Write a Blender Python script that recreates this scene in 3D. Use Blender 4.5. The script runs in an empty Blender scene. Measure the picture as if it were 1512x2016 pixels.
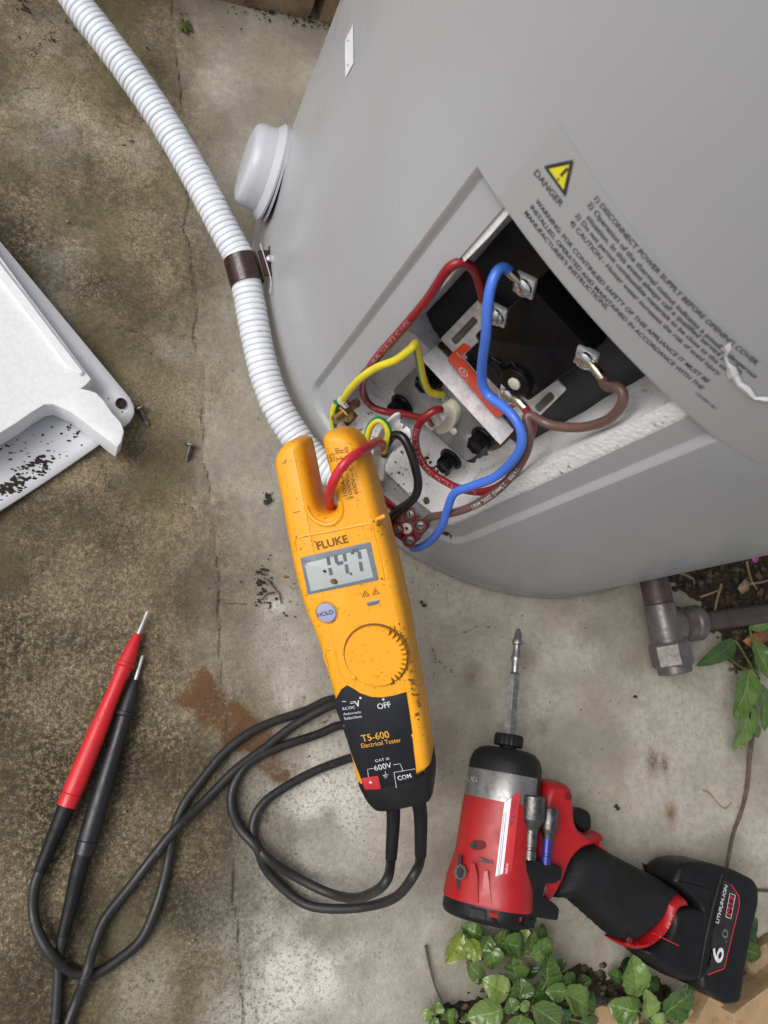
import bpy, bmesh, math, random
import numpy as np
from mathutils import Vector, Matrix, noise as mnoise

rng = random.Random(7)
sc = bpy.context.scene
COL = sc.collection
# ------------------------------------------------------------------ camera
FPX, CX, CY = 1520.0, 756.0, 1008.0        # focal length and centre of the 1512x2016 photograph, in pixels
CAM_H = 0.55
_dn = np.array([148.7 - CX, 1379.8 - CY, FPX]); _dn /= np.linalg.norm(_dn)
_up = -_dn
_ex = np.array([1.0, 0, 0]); _ex = _ex - _ex.dot(_up) * _up; _ex /= np.linalg.norm(_ex)
_ey = np.cross(_up, _ex)
M3 = np.array([_ex, _ey, _up])             # camera (right, down, forward) -> world
CAMP = np.array([0, 0, CAM_H])
FWD = M3 @ np.array([0, 0, 1.0])
cam = bpy.data.cameras.new('camera'); camo = bpy.data.objects.new('camera', cam); COL.objects.link(camo)
cam.sensor_fit = 'VERTICAL'; cam.sensor_height = 36.0; cam.sensor_width = 27.0
cam.lens = FPX / 2016.0 * 36.0
cam.clip_start = 0.01; cam.clip_end = 200.0
_r, _d, _f = M3 @ np.array([1.0, 0, 0]), M3 @ np.array([0, 1.0, 0]), FWD
camo.matrix_world = Matrix(((_r[0], -_d[0], -_f[0], 0), (_r[1], -_d[1], -_f[1], 0), (_r[2], -_d[2], -_f[2], CAM_H), (0, 0, 0, 1)))
cam.dof.use_dof = True; cam.dof.focus_distance = 0.50; cam.dof.aperture_fstop = 12.0
sc.camera = camo
sc.cycles.max_bounces = 6; sc.cycles.diffuse_bounces = 3; sc.cycles.glossy_bounces = 3; sc.cycles.transmission_bounces = 5
sc.render.resolution_x, sc.render.resolution_y = 768, 1024
# ------------------------------------------------------------------ sky and sun (overcast)
SUN_AZ_VEC = Vector((-0.66, 0.02, 0.74)).normalized()
world = bpy.data.worlds.new('World'); sc.world = world; world.use_nodes = True
wn, wl = world.node_tree.nodes, world.node_tree.links
sky = wn.new('ShaderNodeTexSky'); sky.sky_type = 'NISHITA'; sky.sun_disc = False
sky.sun_elevation = math.asin(SUN_AZ_VEC.z); sky.sun_rotation = math.atan2(SUN_AZ_VEC.x, SUN_AZ_VEC.y)
sky.air_density = 1.0; sky.dust_density = 3.0; sky.ozone_density = 1.0
hs = wn.new('ShaderNodeHueSaturation'); hs.inputs['Saturation'].default_value = 0.30
wl.new(sky.outputs[0], hs.inputs['Color'])
bg = wn['Background']; bg.inputs['Strength'].default_value = 0.085
wl.new(hs.outputs[0], bg.inputs['Color'])
sun = bpy.data.lights.new('sun', 'SUN'); sun.energy = 1.5; sun.angle = math.radians(38); sun.color = (1.0, 0.975, 0.94)
suno = bpy.data.objects.new('sun', sun); COL.objects.link(suno); suno.location = (-1, 1, 2)
suno.rotation_euler = SUN_AZ_VEC.to_track_quat('Z', 'Y').to_euler()
sc.view_settings.view_transform = 'Standard'; sc.view_settings.look = 'None'
sc.view_settings.gamma = 1.0; sc.view_settings.exposure = 0.55; sc.view_settings.use_curve_mapping = False

# ------------------------------------------------------------------ measuring helpers: photograph pixel -> place in the world
def ray(u, v): return M3 @ np.array([u - CX, v - CY, FPX])
def P(u, v, z=0.0):
    r = ray(u, v); return CAMP + (CAM_H - z) / (-r[2]) * r
def D(u, v, dep): return CAMP + ray(u, v) * dep / FPX
TC = np.array([0.63606, 0.6066, 0]) * CAM_H; TR = 0.4532 * CAM_H
THC = math.radians(-132.7)
PN = np.array([math.cos(THC), math.sin(THC), 0]); PT = np.array([-math.sin(THC), math.cos(THC), 0]); UP = np.array([0, 0, 1.0])
def B(u, v, d):                                # on the plane at distance d from the tank axis, facing the opening
    r = ray(u, v); t = ((TC + d * PN - CAMP) @ PN) / (r @ PN); return CAMP + t * r
def cylhit(u, v, R=TR):
    d = ray(u, v); o = (CAMP - TC)[:2]; a = d[:2] @ d[:2]; b = 2 * o @ d[:2]; c = o @ o - R * R
    q = max(b * b - 4 * a * c, 0.0); return CAMP + (-b - q ** .5) / (2 * a) * d
def thz(u, v, R=TR):
    p = cylhit(u, v, R); return math.atan2(p[1] - TC[1], p[0] - TC[0]), p[2]
def cylp(th, z, R=TR): return TC + np.array([R * math.cos(th), R * math.sin(th), z])
def nrm(v): v = np.asarray(v, float); return v / np.linalg.norm(v)
class Plane:
    def __init__(s, o, x, n):
        s.o = np.asarray(o, float); s.n = nrm(n); x = np.asarray(x, float); s.x = nrm(x - (x @ s.n) * s.n); s.y = np.cross(s.n, s.x)
    def loc(s, u, v):
        r = ray(u, v); t = ((s.o - CAMP) @ s.n) / (r @ s.n); q = CAMP + t * r - s.o; return (q @ s.x, q @ s.y)
    def w(s, x, y, h=0.0): return s.o + x * s.x + y * s.y + h * s.n
    def px(s, pts): return [s.loc(*p) for p in pts]
def ground_plane(z): return Plane((0, 0, z), (1, 0, 0), (0, 0, 1))
def panel_plane(d): return Plane(TC + d * PN, PT, PN)

# ------------------------------------------------------------------ object helpers
def origin_of(o):
    p = Vector((0, 0, 0))
    while o is not None: p += o.location; o = o.parent
    return np.array(p)
def tag(o, label=None, cat=None, group=None, kind=None):
    for k, v in (('label', label), ('category', cat), ('group', group), ('kind', kind)):
        if v: o[k] = v
    return o
def thing(name, loc, label, cat, group=None):
    o = bpy.data.objects.new(name, None); o.location = Vector(loc); o.empty_display_size = 0.02
    COL.objects.link(o); return tag(o, label, cat, group)
def obj(name, V, F, mat, parent=None, smooth=35, fm=None, recalc=True):
    V = np.asarray(V, float).reshape(-1, 3)
    base = origin_of(parent)
    if parent is None:
        base = np.array([V[:, 0].mean(), V[:, 1].mean(), V[:, 2].min()])
    me = bpy.data.meshes.new(name); me.from_pydata((V - base).tolist(), [], [list(map(int, f)) for f in F])
    for m in (mat if isinstance(mat, (list, tuple)) else [mat]): me.materials.append(m)
    if fm is not None: me.polygons.foreach_set('material_index', fm)
    if recalc:
        bm = bmesh.new(); bm.from_mesh(me); bmesh.ops.recalc_face_normals(bm, faces=bm.faces); bm.to_mesh(me); bm.free()
    if smooth:
        me.polygons.foreach_set('use_smooth', [True] * len(me.polygons)); me.set_sharp_from_angle(angle=math.radians(smooth))
    me.update()
    o = bpy.data.objects.new(name, me); COL.objects.link(o)
    if parent is not None: o.parent = parent
    else: o.location = Vector(base)
    return o
def join(*parts):
    V, F = [], []
    for v, f in parts:
        n = len(V); V += [tuple(p) for p in v]; F += [[i + n for i in q] for q in f]
    return V, F
def area2(p): return sum(p[i - 1][0] * p[i][1] - p[i][0] * p[i - 1][1] for i in range(len(p))) / 2
def inset(poly, d):
    n = len(poly); out = []
    for i in range(n):
        a, b, c = np.array(poly[i - 1]), np.array(poly[i]), np.array(poly[(i + 1) % n])
        e1, e2 = b - a, c - b; e1 /= max(np.linalg.norm(e1), 1e-9); e2 /= max(np.linalg.norm(e2), 1e-9)
        n1, n2 = np.array([-e1[1], e1[0]]), np.array([-e2[1], e2[0]])
        m = n1 + n2; k = m @ m
        m = m * (2 / k) if k > 0.3 else n1
        L = np.linalg.norm(m)
        if L > 1.8: m *= 1.8 / L
        out.append(tuple(b + m * d))
    return out
def rounded(poly, r, seg=4):
    out = []; n = len(poly)
    for i in range(n):
        a, b, c = np.array(poly[i - 1], float), np.array(poly[i], float), np.array(poly[(i + 1) % n], float)
        l1, l2 = np.linalg.norm(a - b), np.linalg.norm(c - b); q = min(r, l1 * .45, l2 * .45)
        p0, p1 = b + (a - b) / l1 * q, b + (c - b) / l2 * q
        for k in range(seg + 1):
            t = k / seg; out.append(tuple((1 - t) ** 2 * p0 + 2 * t * (1 - t) * b + t * t * p1))
    return out
def smooth_poly(poly, n=3):
    """closed Catmull-Rom through the points"""
    out = []; m = len(poly); p = [np.array(q, float) for q in poly]
    for i in range(m):
        a, b, c, d = p[i - 1], p[i], p[(i + 1) % m], p[(i + 2) % m]
        for k in range(n):
            t = k / n
            out.append(tuple(.5 * ((2 * b) + (c - a) * t + (2 * a - 5 * b + 4 * c - d) * t * t + (3 * b - a - 3 * c + d) * t ** 3)))
    return out
def slab(poly, pl, rings):
    """stack of inset loops: rings = [(inset, height), ...] from bottom to top"""
    if area2(poly) < 0: poly = poly[::-1]
    V, F = [], []; n = len(poly)
    for ins, h in rings:
        q = inset(poly, ins) if abs(ins) > 1e-9 else poly
        V += [pl.w(x, y, h) for x, y in q]
    for k in range(len(rings) - 1):
        for i in range(n):
            j = (i + 1) % n; F.append([k * n + i, k * n + j, (k + 1) * n + j, (k + 1) * n + i])
    F.append(list(range(n))[::-1]); F.append(list(range((len(rings) - 1) * n, len(rings) * n)))
    return V, F
def bev(h0, h1, b, both=False):
    top = [(0, h1 - b), (b * .3, h1 - b * .3), (b, h1)]
    return ([(b, h0), (b * .3, h0 + b * .3), (0, h0 + b)] if both else [(0, h0)]) + top
def pillow(h, r, k=5):
    """rings of a rounded body, half height h, rounding inset r"""
    out = []
    for i in range(-k, k + 1):
        a = i / k * math.pi / 2
        out.append((r * (1 - math.cos(a)) , h * math.sin(a)))
    return out
def puff(poly, pl, H, r, Hb=None, step=None):
    """rounded body: outline poly at height 0, bulging H up and Hb down, rounding over the distance r from the edge"""
    from mathutils.geometry import delaunay_2d_cdt
    if area2(poly) < 0: poly = poly[::-1]
    Hb = H if Hb is None else Hb; pa = np.array(poly); n = len(pa); step = step or r / 5
    (x0, y0), (x1, y1) = pa.min(0), pa.max(0); X, Y = np.meshgrid(np.arange(x0, x1, step), np.arange(y0, y1, step)); sd = sdist(X, Y, [tuple(p) for p in pa])
    pts = [tuple(p) for p in pa] + [(x, y) for x, y, d in zip(X.ravel(), Y.ravel(), sd.ravel()) if d > step * .45]
    for k in (.05, .18, .4):
        q = inset(poly, r * k); qa = np.array(q); d = sdist(qa[:, 0], qa[:, 1], [tuple(p) for p in pa]); pts += [tuple(p) for p, dd in zip(q, d) if dd > r * k * .8]
    vc, ec, fc, *_ = delaunay_2d_cdt([Vector(p) for p in pts], [(i, (i + 1) % n) for i in range(n)], [], 1, 1e-6)
    va = np.array([v[:] for v in vc]); d = poly_dist(va[:, 0], va[:, 1], [tuple(p) for p in pa] + [tuple(pa[0])]); d[d < 1e-6] = 0
    h = np.sqrt(np.maximum(0, 1 - (1 - np.minimum(d / r, 1)) ** 2)); m = len(va); V = [pl.w(x, y, H * k) for (x, y), k in zip(va, h)]; low = {}
    for i in range(m):
        if d[i] <= 0: low[i] = i
        else: low[i] = len(V); V.append(pl.w(*va[i], -Hb * h[i]))
    F = [list(f) for f in fc] + [[low[i] for i in f][::-1] for f in fc]
    return V, F
def poly_dist(X, Y, pts):
    d = np.full(X.shape, 9.0)
    for (ax, ay), (bx, by) in zip(pts[:-1], pts[1:]):
        vx, vy = bx - ax, by - ay; L = vx * vx + vy * vy + 1e-12
        t = np.clip(((X - ax) * vx + (Y - ay) * vy) / L, 0, 1)
        d = np.minimum(d, np.hypot(X - ax - t * vx, Y - ay - t * vy))
    return d
def inside(X, Y, pts):
    r = np.zeros(X.shape, bool); n = len(pts)
    for i in range(n):
        (x1, y1), (x2, y2) = pts[i - 1], pts[i]
        c = ((y1 > Y) != (y2 > Y)) & (X < (x2 - x1) * (Y - y1) / (y2 - y1 + 1e-12) + x1); r ^= c
    return r
def sdist(X, Y, pts):
    d = poly_dist(X, Y, list(pts) + [pts[0]]); return np.where(inside(X, Y, pts), d, -d)
def box(pl, x0, x1, y0, y1, h0, h1, b=0.0):
    p = [(x0, y0), (x1, y0), (x1, y1), (x0, y1)]
    if b: return slab(rounded(p, b, 2), pl, bev(h0, h1, b * .7, True))
    return slab(p, pl, [(0, h0), (0, h1)])
def catmull(pts, per=8):
    p = [np.array(q, float) for q in pts]; p = [2 * p[0] - p[1]] + p + [2 * p[-1] - p[-2]]; out = []
    for i in range(1, len(p) - 2):
        a, b, c, d = p[i - 1:i + 3]
        for k in range(per):
            t = k / per
            out.append(.5 * ((2 * b) + (c - a) * t + (2 * a - 5 * b + 4 * c - d) * t * t + (3 * b - a - 3 * c + d) * t ** 3))
    out.append(p[-2]); return out
def resample(pts, step):
    pts = np.array(pts); L = np.r_[0, np.cumsum(np.linalg.norm(np.diff(pts, axis=0), axis=1))]
    n = max(2, int(round(L[-1] / step)) + 1); s = np.linspace(0, L[-1], n)
    return np.stack([np.interp(s, L, pts[:, k]) for k in range(3)], 1), s
def frames(pts):
    pts = np.array(pts); T = np.gradient(pts, axis=0); T /= np.maximum(np.linalg.norm(T, axis=1)[:, None], 1e-12)
    a = np.array([0, 0, 1.0]) if abs(T[0][2]) < .9 else np.array([1.0, 0, 0])
    N = nrm(np.cross(T[0], a)); Ns, Bs = [], []
    for t in T:
        N = N - (N @ t) * t; N = N / np.linalg.norm(N); Ns.append(N); Bs.append(np.cross(t, N))
    return T, np.array(Ns), np.array(Bs)
def tube(pts, rad, n=14, cap=True, flat=1.0):
    pts = np.array(pts); rad = np.broadcast_to(np.asarray(rad, float), (len(pts),)); T, N, Bn = frames(pts)
    V, F = [], []
    for p, r, a, b in zip(pts, rad, N, Bn):
        for k in range(n):
            an = 2 * math.pi * k / n; V.append(p + r * (math.cos(an) * a + flat * math.sin(an) * b))
    m = len(pts)
    for i in range(m - 1):
        for k in range(n):
            j = (k + 1) % n; F.append([i * n + k, i * n + j, (i + 1) * n + j, (i + 1) * n + k])
    if cap: F.append(list(range(n))[::-1]); F.append(list(range((m - 1) * n, m * n)))
    return V, F
def rod(a, b, r0, r1=None, n=14): return tube([a, b], [r0, r1 if r1 is not None else r0], n)
def basis(ax, ref=(0, 0, 1)):
    a = nrm(ax); ref = np.array(ref, float)
    if abs(a @ ref) > .95: ref = np.array([1.0, 0, 0])
    x = nrm(np.cross(ref, a)); return x, np.cross(a, x), a
def lathe(o, ax, prof, n=32, ref=(0, 0, 1), a0=0.0, a1=2 * math.pi, shape=None):
    """prof = [(t along axis, radius)...]; shape(angle) scales the radius"""
    x, y, a = basis(ax, ref); o = np.asarray(o, float); full = abs(a1 - a0 - 2 * math.pi) < 1e-6
    m = n if full else n + 1; V, F = [], []
    for t, r in prof:
        for k in range(m):
            an = a0 + (a1 - a0) * k / n; q = r * (shape(an) if shape else 1); tt = t(an) if callable(t) else t
            V.append(o + a * tt + q * (math.cos(an) * x + math.sin(an) * y))
    for i in range(len(prof) - 1):
        for k in range(n):
            j = (k + 1) % m; F.append([i * m + k, i * m + j, (i + 1) * m + j, (i + 1) * m + k])
    if full:
        F.append(list(range(m))[::-1]); F.append(list(range((len(prof) - 1) * m, len(prof) * m)))
    return V, F
def hexprof(o, ax, t0, t1, r, ref=(0, 0, 1), ch=.12):
    return lathe(o, ax, [(t0, r), (t1 - r * ch, r), (t1, r * (1 - ch))], 6, ref)
_glyph = {}
def text2d(body, bold=0.0):
    key = (body, bold)
    if key not in _glyph:
        cu = bpy.data.curves.new('t', 'FONT'); cu.body = body; cu.size = 1.0; cu.offset = bold; cu.resolution_u = 3
        o = bpy.data.objects.new('t', cu); me = bpy.data.meshes.new_from_object(o)
        V = np.array([v.co[:] for v in me.vertices]).reshape(-1, 3)[:, :2]; F = [list(p.vertices) for p in me.polygons]
        bpy.data.objects.remove(o); bpy.data.curves.remove(cu); bpy.data.meshes.remove(me)
        _glyph[key] = (V, F)
    return _glyph[key]
def text_fit(pl, body, p0, p1, h, ysc=1.0, bold=0.0, flip=False):
    """text on a plane, its baseline running from pixel p0 to pixel p1"""
    V, F = text2d(body, bold); a, b = np.array(pl.loc(*p0)), np.array(pl.loc(*p1))
    L = np.linalg.norm(b - a); e = (b - a) / L; g = np.array([-e[1], e[0]]) * (-1 if flip else 1)
    x0, x1 = V[:, 0].min(), V[:, 0].max(); s = L / (x1 - x0)
    return [pl.w(*(a + e * (x - x0) * s + g * y * s * ysc), h) for x, y in V], F
def strip(pl, p0, p1, w, h):
    a, b = np.array(pl.loc(*p0)), np.array(pl.loc(*p1)); e = (b - a) / np.linalg.norm(b - a); g = np.array([-e[1], e[0]]) * w / 2
    return [pl.w(*q, h) for q in (a - g, b - g, b + g, a + g)], [[0, 1, 2, 3]]
def lump(c, r, seed, sq=(1, 1, 1), sub=1, amp=.35):
    bm = bmesh.new(); bmesh.ops.create_icosphere(bm, subdivisions=sub, radius=1.0)
    V = []
    for v in bm.verts:
        k = 1 + amp * mnoise.noise(Vector(v.co) * 1.7 + Vector((seed * 3.1, seed * 1.7, seed)))
        V.append(np.array(c) + np.array(v.co) * k * r * np.array(sq))
    F = [[v.index for v in f.verts] for f in bm.faces]; bm.free(); return V, F

# ------------------------------------------------------------------ materials
def S(r, g, b):                                # sRGB 0-255 -> linear
    f = lambda c: c / 12.92 if c <= .04045 else ((c + .055) / 1.055) ** 2.4
    return tuple(f(c / 255) for c in (r, g, b))
class NT:
    def __init__(s, name):
        s.m = bpy.data.materials.new(name); s.m.use_nodes = True; s.n = s.m.node_tree.nodes; s.l = s.m.node_tree.links
        s.b = s.n['Principled BSDF']; s.tc = s.n.new('ShaderNodeTexCoord'); s.co = s.tc.outputs['Object']
        g = s.n.new('ShaderNodeNewGeometry'); s.pos = g.outputs['Position']
    def noise(s, scale, detail=4, rough=.55, dist=0, vec=None):
        t = s.n.new('ShaderNodeTexNoise'); s.l.new(vec or s.pos, t.inputs['Vector'])
        t.inputs['Scale'].default_value = scale; t.inputs['Detail'].default_value = detail; t.inputs['Roughness'].default_value = rough; t.inputs['Distortion'].default_value = dist
        return t.outputs['Fac']
    def vor(s, scale, feat='F1', vec=None):
        t = s.n.new('ShaderNodeTexVoronoi'); t.feature = feat; s.l.new(vec or s.pos, t.inputs['Vector']); t.inputs['Scale'].default_value = scale
        return t.outputs['Distance']
    def ramp(s, v, stops):
        t = s.n.new('ShaderNodeValToRGB'); s.l.new(v, t.inputs['Fac']); e = t.color_ramp.elements
        while len(e) < len(stops): e.new(.5)
        for k, (p, c) in zip(e, stops):
            k.position = p; k.color = (*c, 1) if isinstance(c, tuple) else (c, c, c, 1)
        return t.outputs['Color']
    def attr(s, name):
        t = s.n.new('ShaderNodeAttribute'); t.attribute_name = name; return t.outputs['Fac']
    def mix(s, f, a, b, mode='MIX'):
        t = s.n.new('ShaderNodeMix'); t.data_type = 'RGBA'; t.blend_type = mode
        for v, i in ((f, 0), (a, 6), (b, 7)):
            if isinstance(v, (int, float)): t.inputs[i].default_value = v if i == 0 else (v, v, v, 1)
            elif isinstance(v, tuple): t.inputs[i].default_value = (*v, 1)
            else: s.l.new(v, t.inputs[i])
        return t.outputs[2]
    def math(s, op, a, b=0.0, c=None):
        t = s.n.new('ShaderNodeMath'); t.operation = op
        for i, v in enumerate((a, b) if c is None else (a, b, c)):
            if isinstance(v, (int, float)): t.inputs[i].default_value = v
            else: s.l.new(v, t.inputs[i])
        return t.outputs[0]
    def bump(s, v, strength, dist=.001, prev=None):
        t = s.n.new('ShaderNodeBump'); t.inputs['Strength'].default_value = strength; t.inputs['Distance'].default_value = dist
        s.l.new(v, t.inputs['Height'])
        if prev is not None: s.l.new(prev, t.inputs['Normal'])
        return t.outputs[0]
    def set(s, **k):
        for a, v in k.items():
            i = s.b.inputs[{'col': 'Base Color', 'rough': 'Roughness', 'metal': 'Metallic', 'nor': 'Normal', 'coat': 'Coat Weight', 'spec': 'Specular IOR Level', 'trans': 'Transmission Weight', 'sss': 'Subsurface Weight', 'ior': 'IOR', 'alpha': 'Alpha'}[a]]
            if isinstance(v, (int, float)): i.default_value = v
            elif isinstance(v, tuple): i.default_value = (*v, 1)
            else: s.l.new(v, i)
        return s.m
def plain(name, col, rough=.5, metal=0.0, var=.12, vs=60, bump=0.0, bs=900, spec=.5, dirt=None, dirtcol=(.02, .017, .012), ds=160, coat=0.0):
    """painted / moulded surface: slight colour variation, grime specks, fine relief"""
    t = NT(name)
    c = t.mix(t.ramp(t.noise(vs, 3), [(.3, 0.0), (.7, 1.0)]), tuple(x * (1 - var) for x in col), tuple(min(1, x * (1 + var)) for x in col))
    if dirt:
        m = t.math('MULTIPLY', t.ramp(t.noise(ds, 4, .7), [(dirt, 0.0), (dirt + .07, 1.0)]), t.ramp(t.noise(ds * .22, 3), [(.42, 0.0), (.62, 1.0)]))
        c = t.mix(m, c, dirtcol)
    r = t.ramp(t.noise(vs * 2.3, 2), [(.3, max(0, rough - .08)), (.7, min(1, rough + .1))])
    t.set(col=c, rough=r, metal=metal, spec=spec, coat=coat)
    if bump: t.set(nor=t.bump(t.noise(bs, 2), bump, .0006))
    return t.m
# ---- material library
m_tank = None
def tank_paint():
    t = NT('grey tank paint')
    c = t.mix(t.ramp(t.noise(5, 3), [(.35, 0.0), (.65, 1.0)]), (.362, .367, .382), (.384, .389, .402))
    sp = t.ramp(t.noise(520, 2, .5), [(.765, 0.0), (.785, 1.0)])              # splashed specks
    c = t.mix(t.math('MULTIPLY', sp, .55), c, (.6, .6, .6))
    gz = t.n.new('ShaderNodeSeparateXYZ'); t.l.new(t.pos, gz.inputs[0])      # splash dirt close to the ground
    low = t.ramp(t.math('ADD', gz.outputs[2], t.math('MULTIPLY', t.noise(40, 5), .05)), [(.03, 1.0), (.075, 0.0)])
    c = t.mix(t.math('MULTIPLY', low, .55), c, (.13, .118, .10))
    t.set(col=c, rough=t.ramp(t.noise(30, 2), [(.3, .24), (.7, .36)]), spec=.5); return t.m
m_tank = tank_paint()
def eps(name, col, dirty):
    t = NT(name)
    v = t.vor(330); v2 = t.vor(160)
    c = t.mix(t.ramp(v, [(.1, 0.0), (.75, 1.0)]), col, tuple(x * .93 for x in col))
    if dirty:
        d = t.math('MULTIPLY', t.ramp(t.noise(230, 5, .7), [(.58, 0.0), (.66, 1.0)]), t.ramp(t.noise(26, 3), [(.5, 0.0), (.62, 1.0)]))
        c = t.mix(d, c, (.10, .075, .045))
    n = t.bump(t.ramp(v, [(.0, 1.0), (.8, 0.0)]), .45 if dirty else .12, .0006)
    t.set(col=c, rough=.42, spec=.5, nor=t.bump(t.noise(45, 3), .25 if dirty else .06, .0015, n)); return t.m
m_foam = eps('white foam', (.90, .90, .91), True)
m_foam2 = eps('white cover foam', (.80, .81, .82), False)
m_inner = plain('dark inner tank', (.016, .019, .023), .42, var=.3, vs=35, bump=.25, bs=60)
m_black = plain('black plastic', (.008, .008, .009), .45, var=.2, vs=80, bump=.12, spec=.25)
m_blackgloss = plain('black bakelite', (.004, .004, .005), .3, var=.2, vs=60, bump=.05, spec=.25)
m_rubber = plain('black rubber', (.010, .010, .011), .5, var=.25, vs=70, bump=.25, bs=700, spec=.25)
m_gripb = plain('black grip', (.009, .009, .010), .6, var=.25, vs=50, bump=.9, bs=900, spec=.25)
m_steel = plain('galvanised steel', (.72, .73, .75), .36, .65, var=.18, vs=130, bump=.35, bs=260)
m_zinc = plain('zinc screw', (.70, .72, .76), .22, 1.0, var=.12, vs=300)
m_dull = plain('dull steel', (.33, .32, .31), .42, 1.0, var=.3, vs=260, bump=.2)
m_socket = plain('dark steel', (.13, .125, .12), .40, 1.0, var=.35, vs=300, bump=.2)
m_brass = plain('brass', (.42, .29, .11), .42, 1.0, var=.3, vs=300, bump=.2)
m_rust = plain('rusty copper', (.13, .065, .03), .65, .2, var=.5, vs=200, bump=.5, bs=500)
m_yellow = plain('yellow plastic', (.80, .345, .010), .42, var=.05, vs=30, bump=.18, bs=1500, dirt=.59, dirtcol=(.14, .055, .007), ds=420)
m_yellowdk = plain('yellow plastic edge', (.60, .235, .008), .45, var=.15, vs=60, bump=.18, bs=1500, dirt=.56, dirtcol=(.05, .025, .006), ds=200)
m_navy = plain('dark face panel', (.009, .010, .014), .5, var=.2, vs=60, bump=.15, spec=.3, dirt=.66, dirtcol=(.05, .045, .04))
m_red = plain('red plastic', (.36, .007, .009), .40, var=.08, vs=40, bump=.12, bs=1200, dirt=.66, dirtcol=(.12, .01, .01))
m_redtag = plain('red print', (.52, .02, .03), .5, var=.1)
m_probe = plain('red probe plastic', (.56, .016, .022), .38, var=.1, vs=60, bump=.2, dirt=.6, dirtcol=(.20, .02, .02), ds=120)
m_cable = plain('black cable', (.018, .0175, .0175), .48, var=.25, vs=50, bump=.15, dirt=.62, dirtcol=(.10, .085, .065), ds=200)
m_wred = plain('dark red silicone', (.23, .010, .016), .33, var=.1, vs=60)
m_wbright = plain('red wire', (.50, .018, .035), .33, var=.1, vs=60)
m_wblue = plain('blue silicone', (.060, .165, .64), .34, var=.1, vs=60)
m_wbrown = plain('brown silicone', (.130, .070, .060), .36, var=.1, vs=60)
m_wblack = plain('black wire', (.010, .010, .011), .3, var=.2, vs=60)
m_wyel = plain('yellow wire', (.70, .60, .03), .35, var=.08, vs=60)
m_wgrn = plain('green wire', (.015, .22, .055), .35, var=.1, vs=60)
m_white = plain('white plastic', (.47, .475, .51), .34, var=.05, vs=30, dirt=.66, dirtcol=(.35, .33, .28))
m_conduit = plain('white conduit plastic', (.66, .68, .72), .36, var=.05, vs=25, dirt=.62, dirtcol=(.42, .38, .30), ds=90)
m_sheath = plain('torn white sheath', (.68, .67, .69), .5, var=.1, vs=60, bump=.3, bs=300, dirt=.6, dirtcol=(.25, .2, .15))
m_print_k = plain('black print', (.03, .03, .035), .6, var=.3, vs=300)
m_print_w = plain('white print', (.62, .62, .64), .6, var=.3, vs=400)
m_print_o = plain('orange print', (.72, .34, .03), .6, var=.2, vs=400)
m_print_br = plain('brown print', (.16, .07, .008), .6, var=.3, vs=400)
m_wprint = plain('wire print', (.50, .30, .28), .6, var=.3, vs=400)
m_tri = plain('yellow print', (.72, .66, .03), .5, var=.05)
m_orange = plain('orange label', (.62, .055, .012), .4, var=.1)
m_maroon = plain('maroon terminal plastic', (.16, .012, .018), .35, var=.15, vs=100, bump=.1)
m_cream = plain('cream plastic', (.66, .62, .50), .45, var=.08)
m_brown = plain('brown clip plastic', (.030, .012, .010), .30, var=.35, vs=120, bump=.3, bs=300)
m_pipe = plain('brown painted pipe', (.060, .038, .036), .48, var=.25, vs=90, bump=.25, bs=300)
m_fit = plain('bronze painted fitting', (.115, .098, .094), .36, .3, var=.25, vs=120, bump=.2, bs=400)
m_lid = plain('white painted lid', (.58, .59, .61), .40, var=.05, vs=20, dirt=.64, dirtcol=(.12, .10, .07), ds=150)
m_lcd = plain('display glass', (.42, .45, .44), .22, var=.05, vs=30, dirt=.66, dirtcol=(.2, .2, .18), ds=300)
m_lcdframe = plain('display frame', (.16, .18, .22), .30, var=.15, vs=90, dirt=.64, dirtcol=(.4, .38, .33), ds=260)
m_seg = plain('display segment', (.10, .12, .14), .4, var=.1)
m_button = plain('lavender button', (.32, .35, .50), .45, var=.08)
m_grey = plain('grey painted collar', (.22, .215, .215), .32, .55, var=.15, vs=120, bump=.1)
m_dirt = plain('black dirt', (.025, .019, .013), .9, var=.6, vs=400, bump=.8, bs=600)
m_tape = plain('white sticker', (.74, .75, .80), .45, var=.04)
m_blueshaft = plain('blue shaft', (.03, .035, .22), .4, .3, var=.15)

# ================================================================== THE GROUND
GX0, GX1, GY0, GY1, GS = -0.16, 0.66, -0.31, 0.60, 0.0024
def gp(pts): return [tuple(P(u, v, 0)[:2]) for u, v in pts]
def jag(pts, n=6, amp=.0035, seed=0):
    r = np.random.RandomState(seed); out = []
    for a, b in zip(pts[:-1], pts[1:]):
        for k in range(n):
            t = k / n; out.append((a[0] + (b[0] - a[0]) * t + r.uniform(-amp, amp), a[1] + (b[1] - a[1]) * t + r.uniform(-amp, amp)))
    return out + [pts[-1]]
def vnoise(X, Y, scale, seed):
    r = np.random.RandomState(seed); G = r.rand(64, 64); x, y = X * scale + 100.3, Y * scale + 57.1
    i, j = np.floor(x).astype(int), np.floor(y).astype(int); fx, fy = x - i, y - j
    fx, fy = fx * fx * (3 - 2 * fx), fy * fy * (3 - 2 * fy); g = lambda a, b: G[a % 64, b % 64]
    return (g(i, j) * (1 - fx) + g(i + 1, j) * fx) * (1 - fy) + (g(i, j + 1) * (1 - fx) + g(i + 1, j + 1) * fx) * fy
def fbm(X, Y, scale, seed, o=4): return sum(vnoise(X, Y, scale * 2 ** k, seed + k) * .5 ** k for k in range(o)) / (2 - .5 ** (o - 1))
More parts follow.
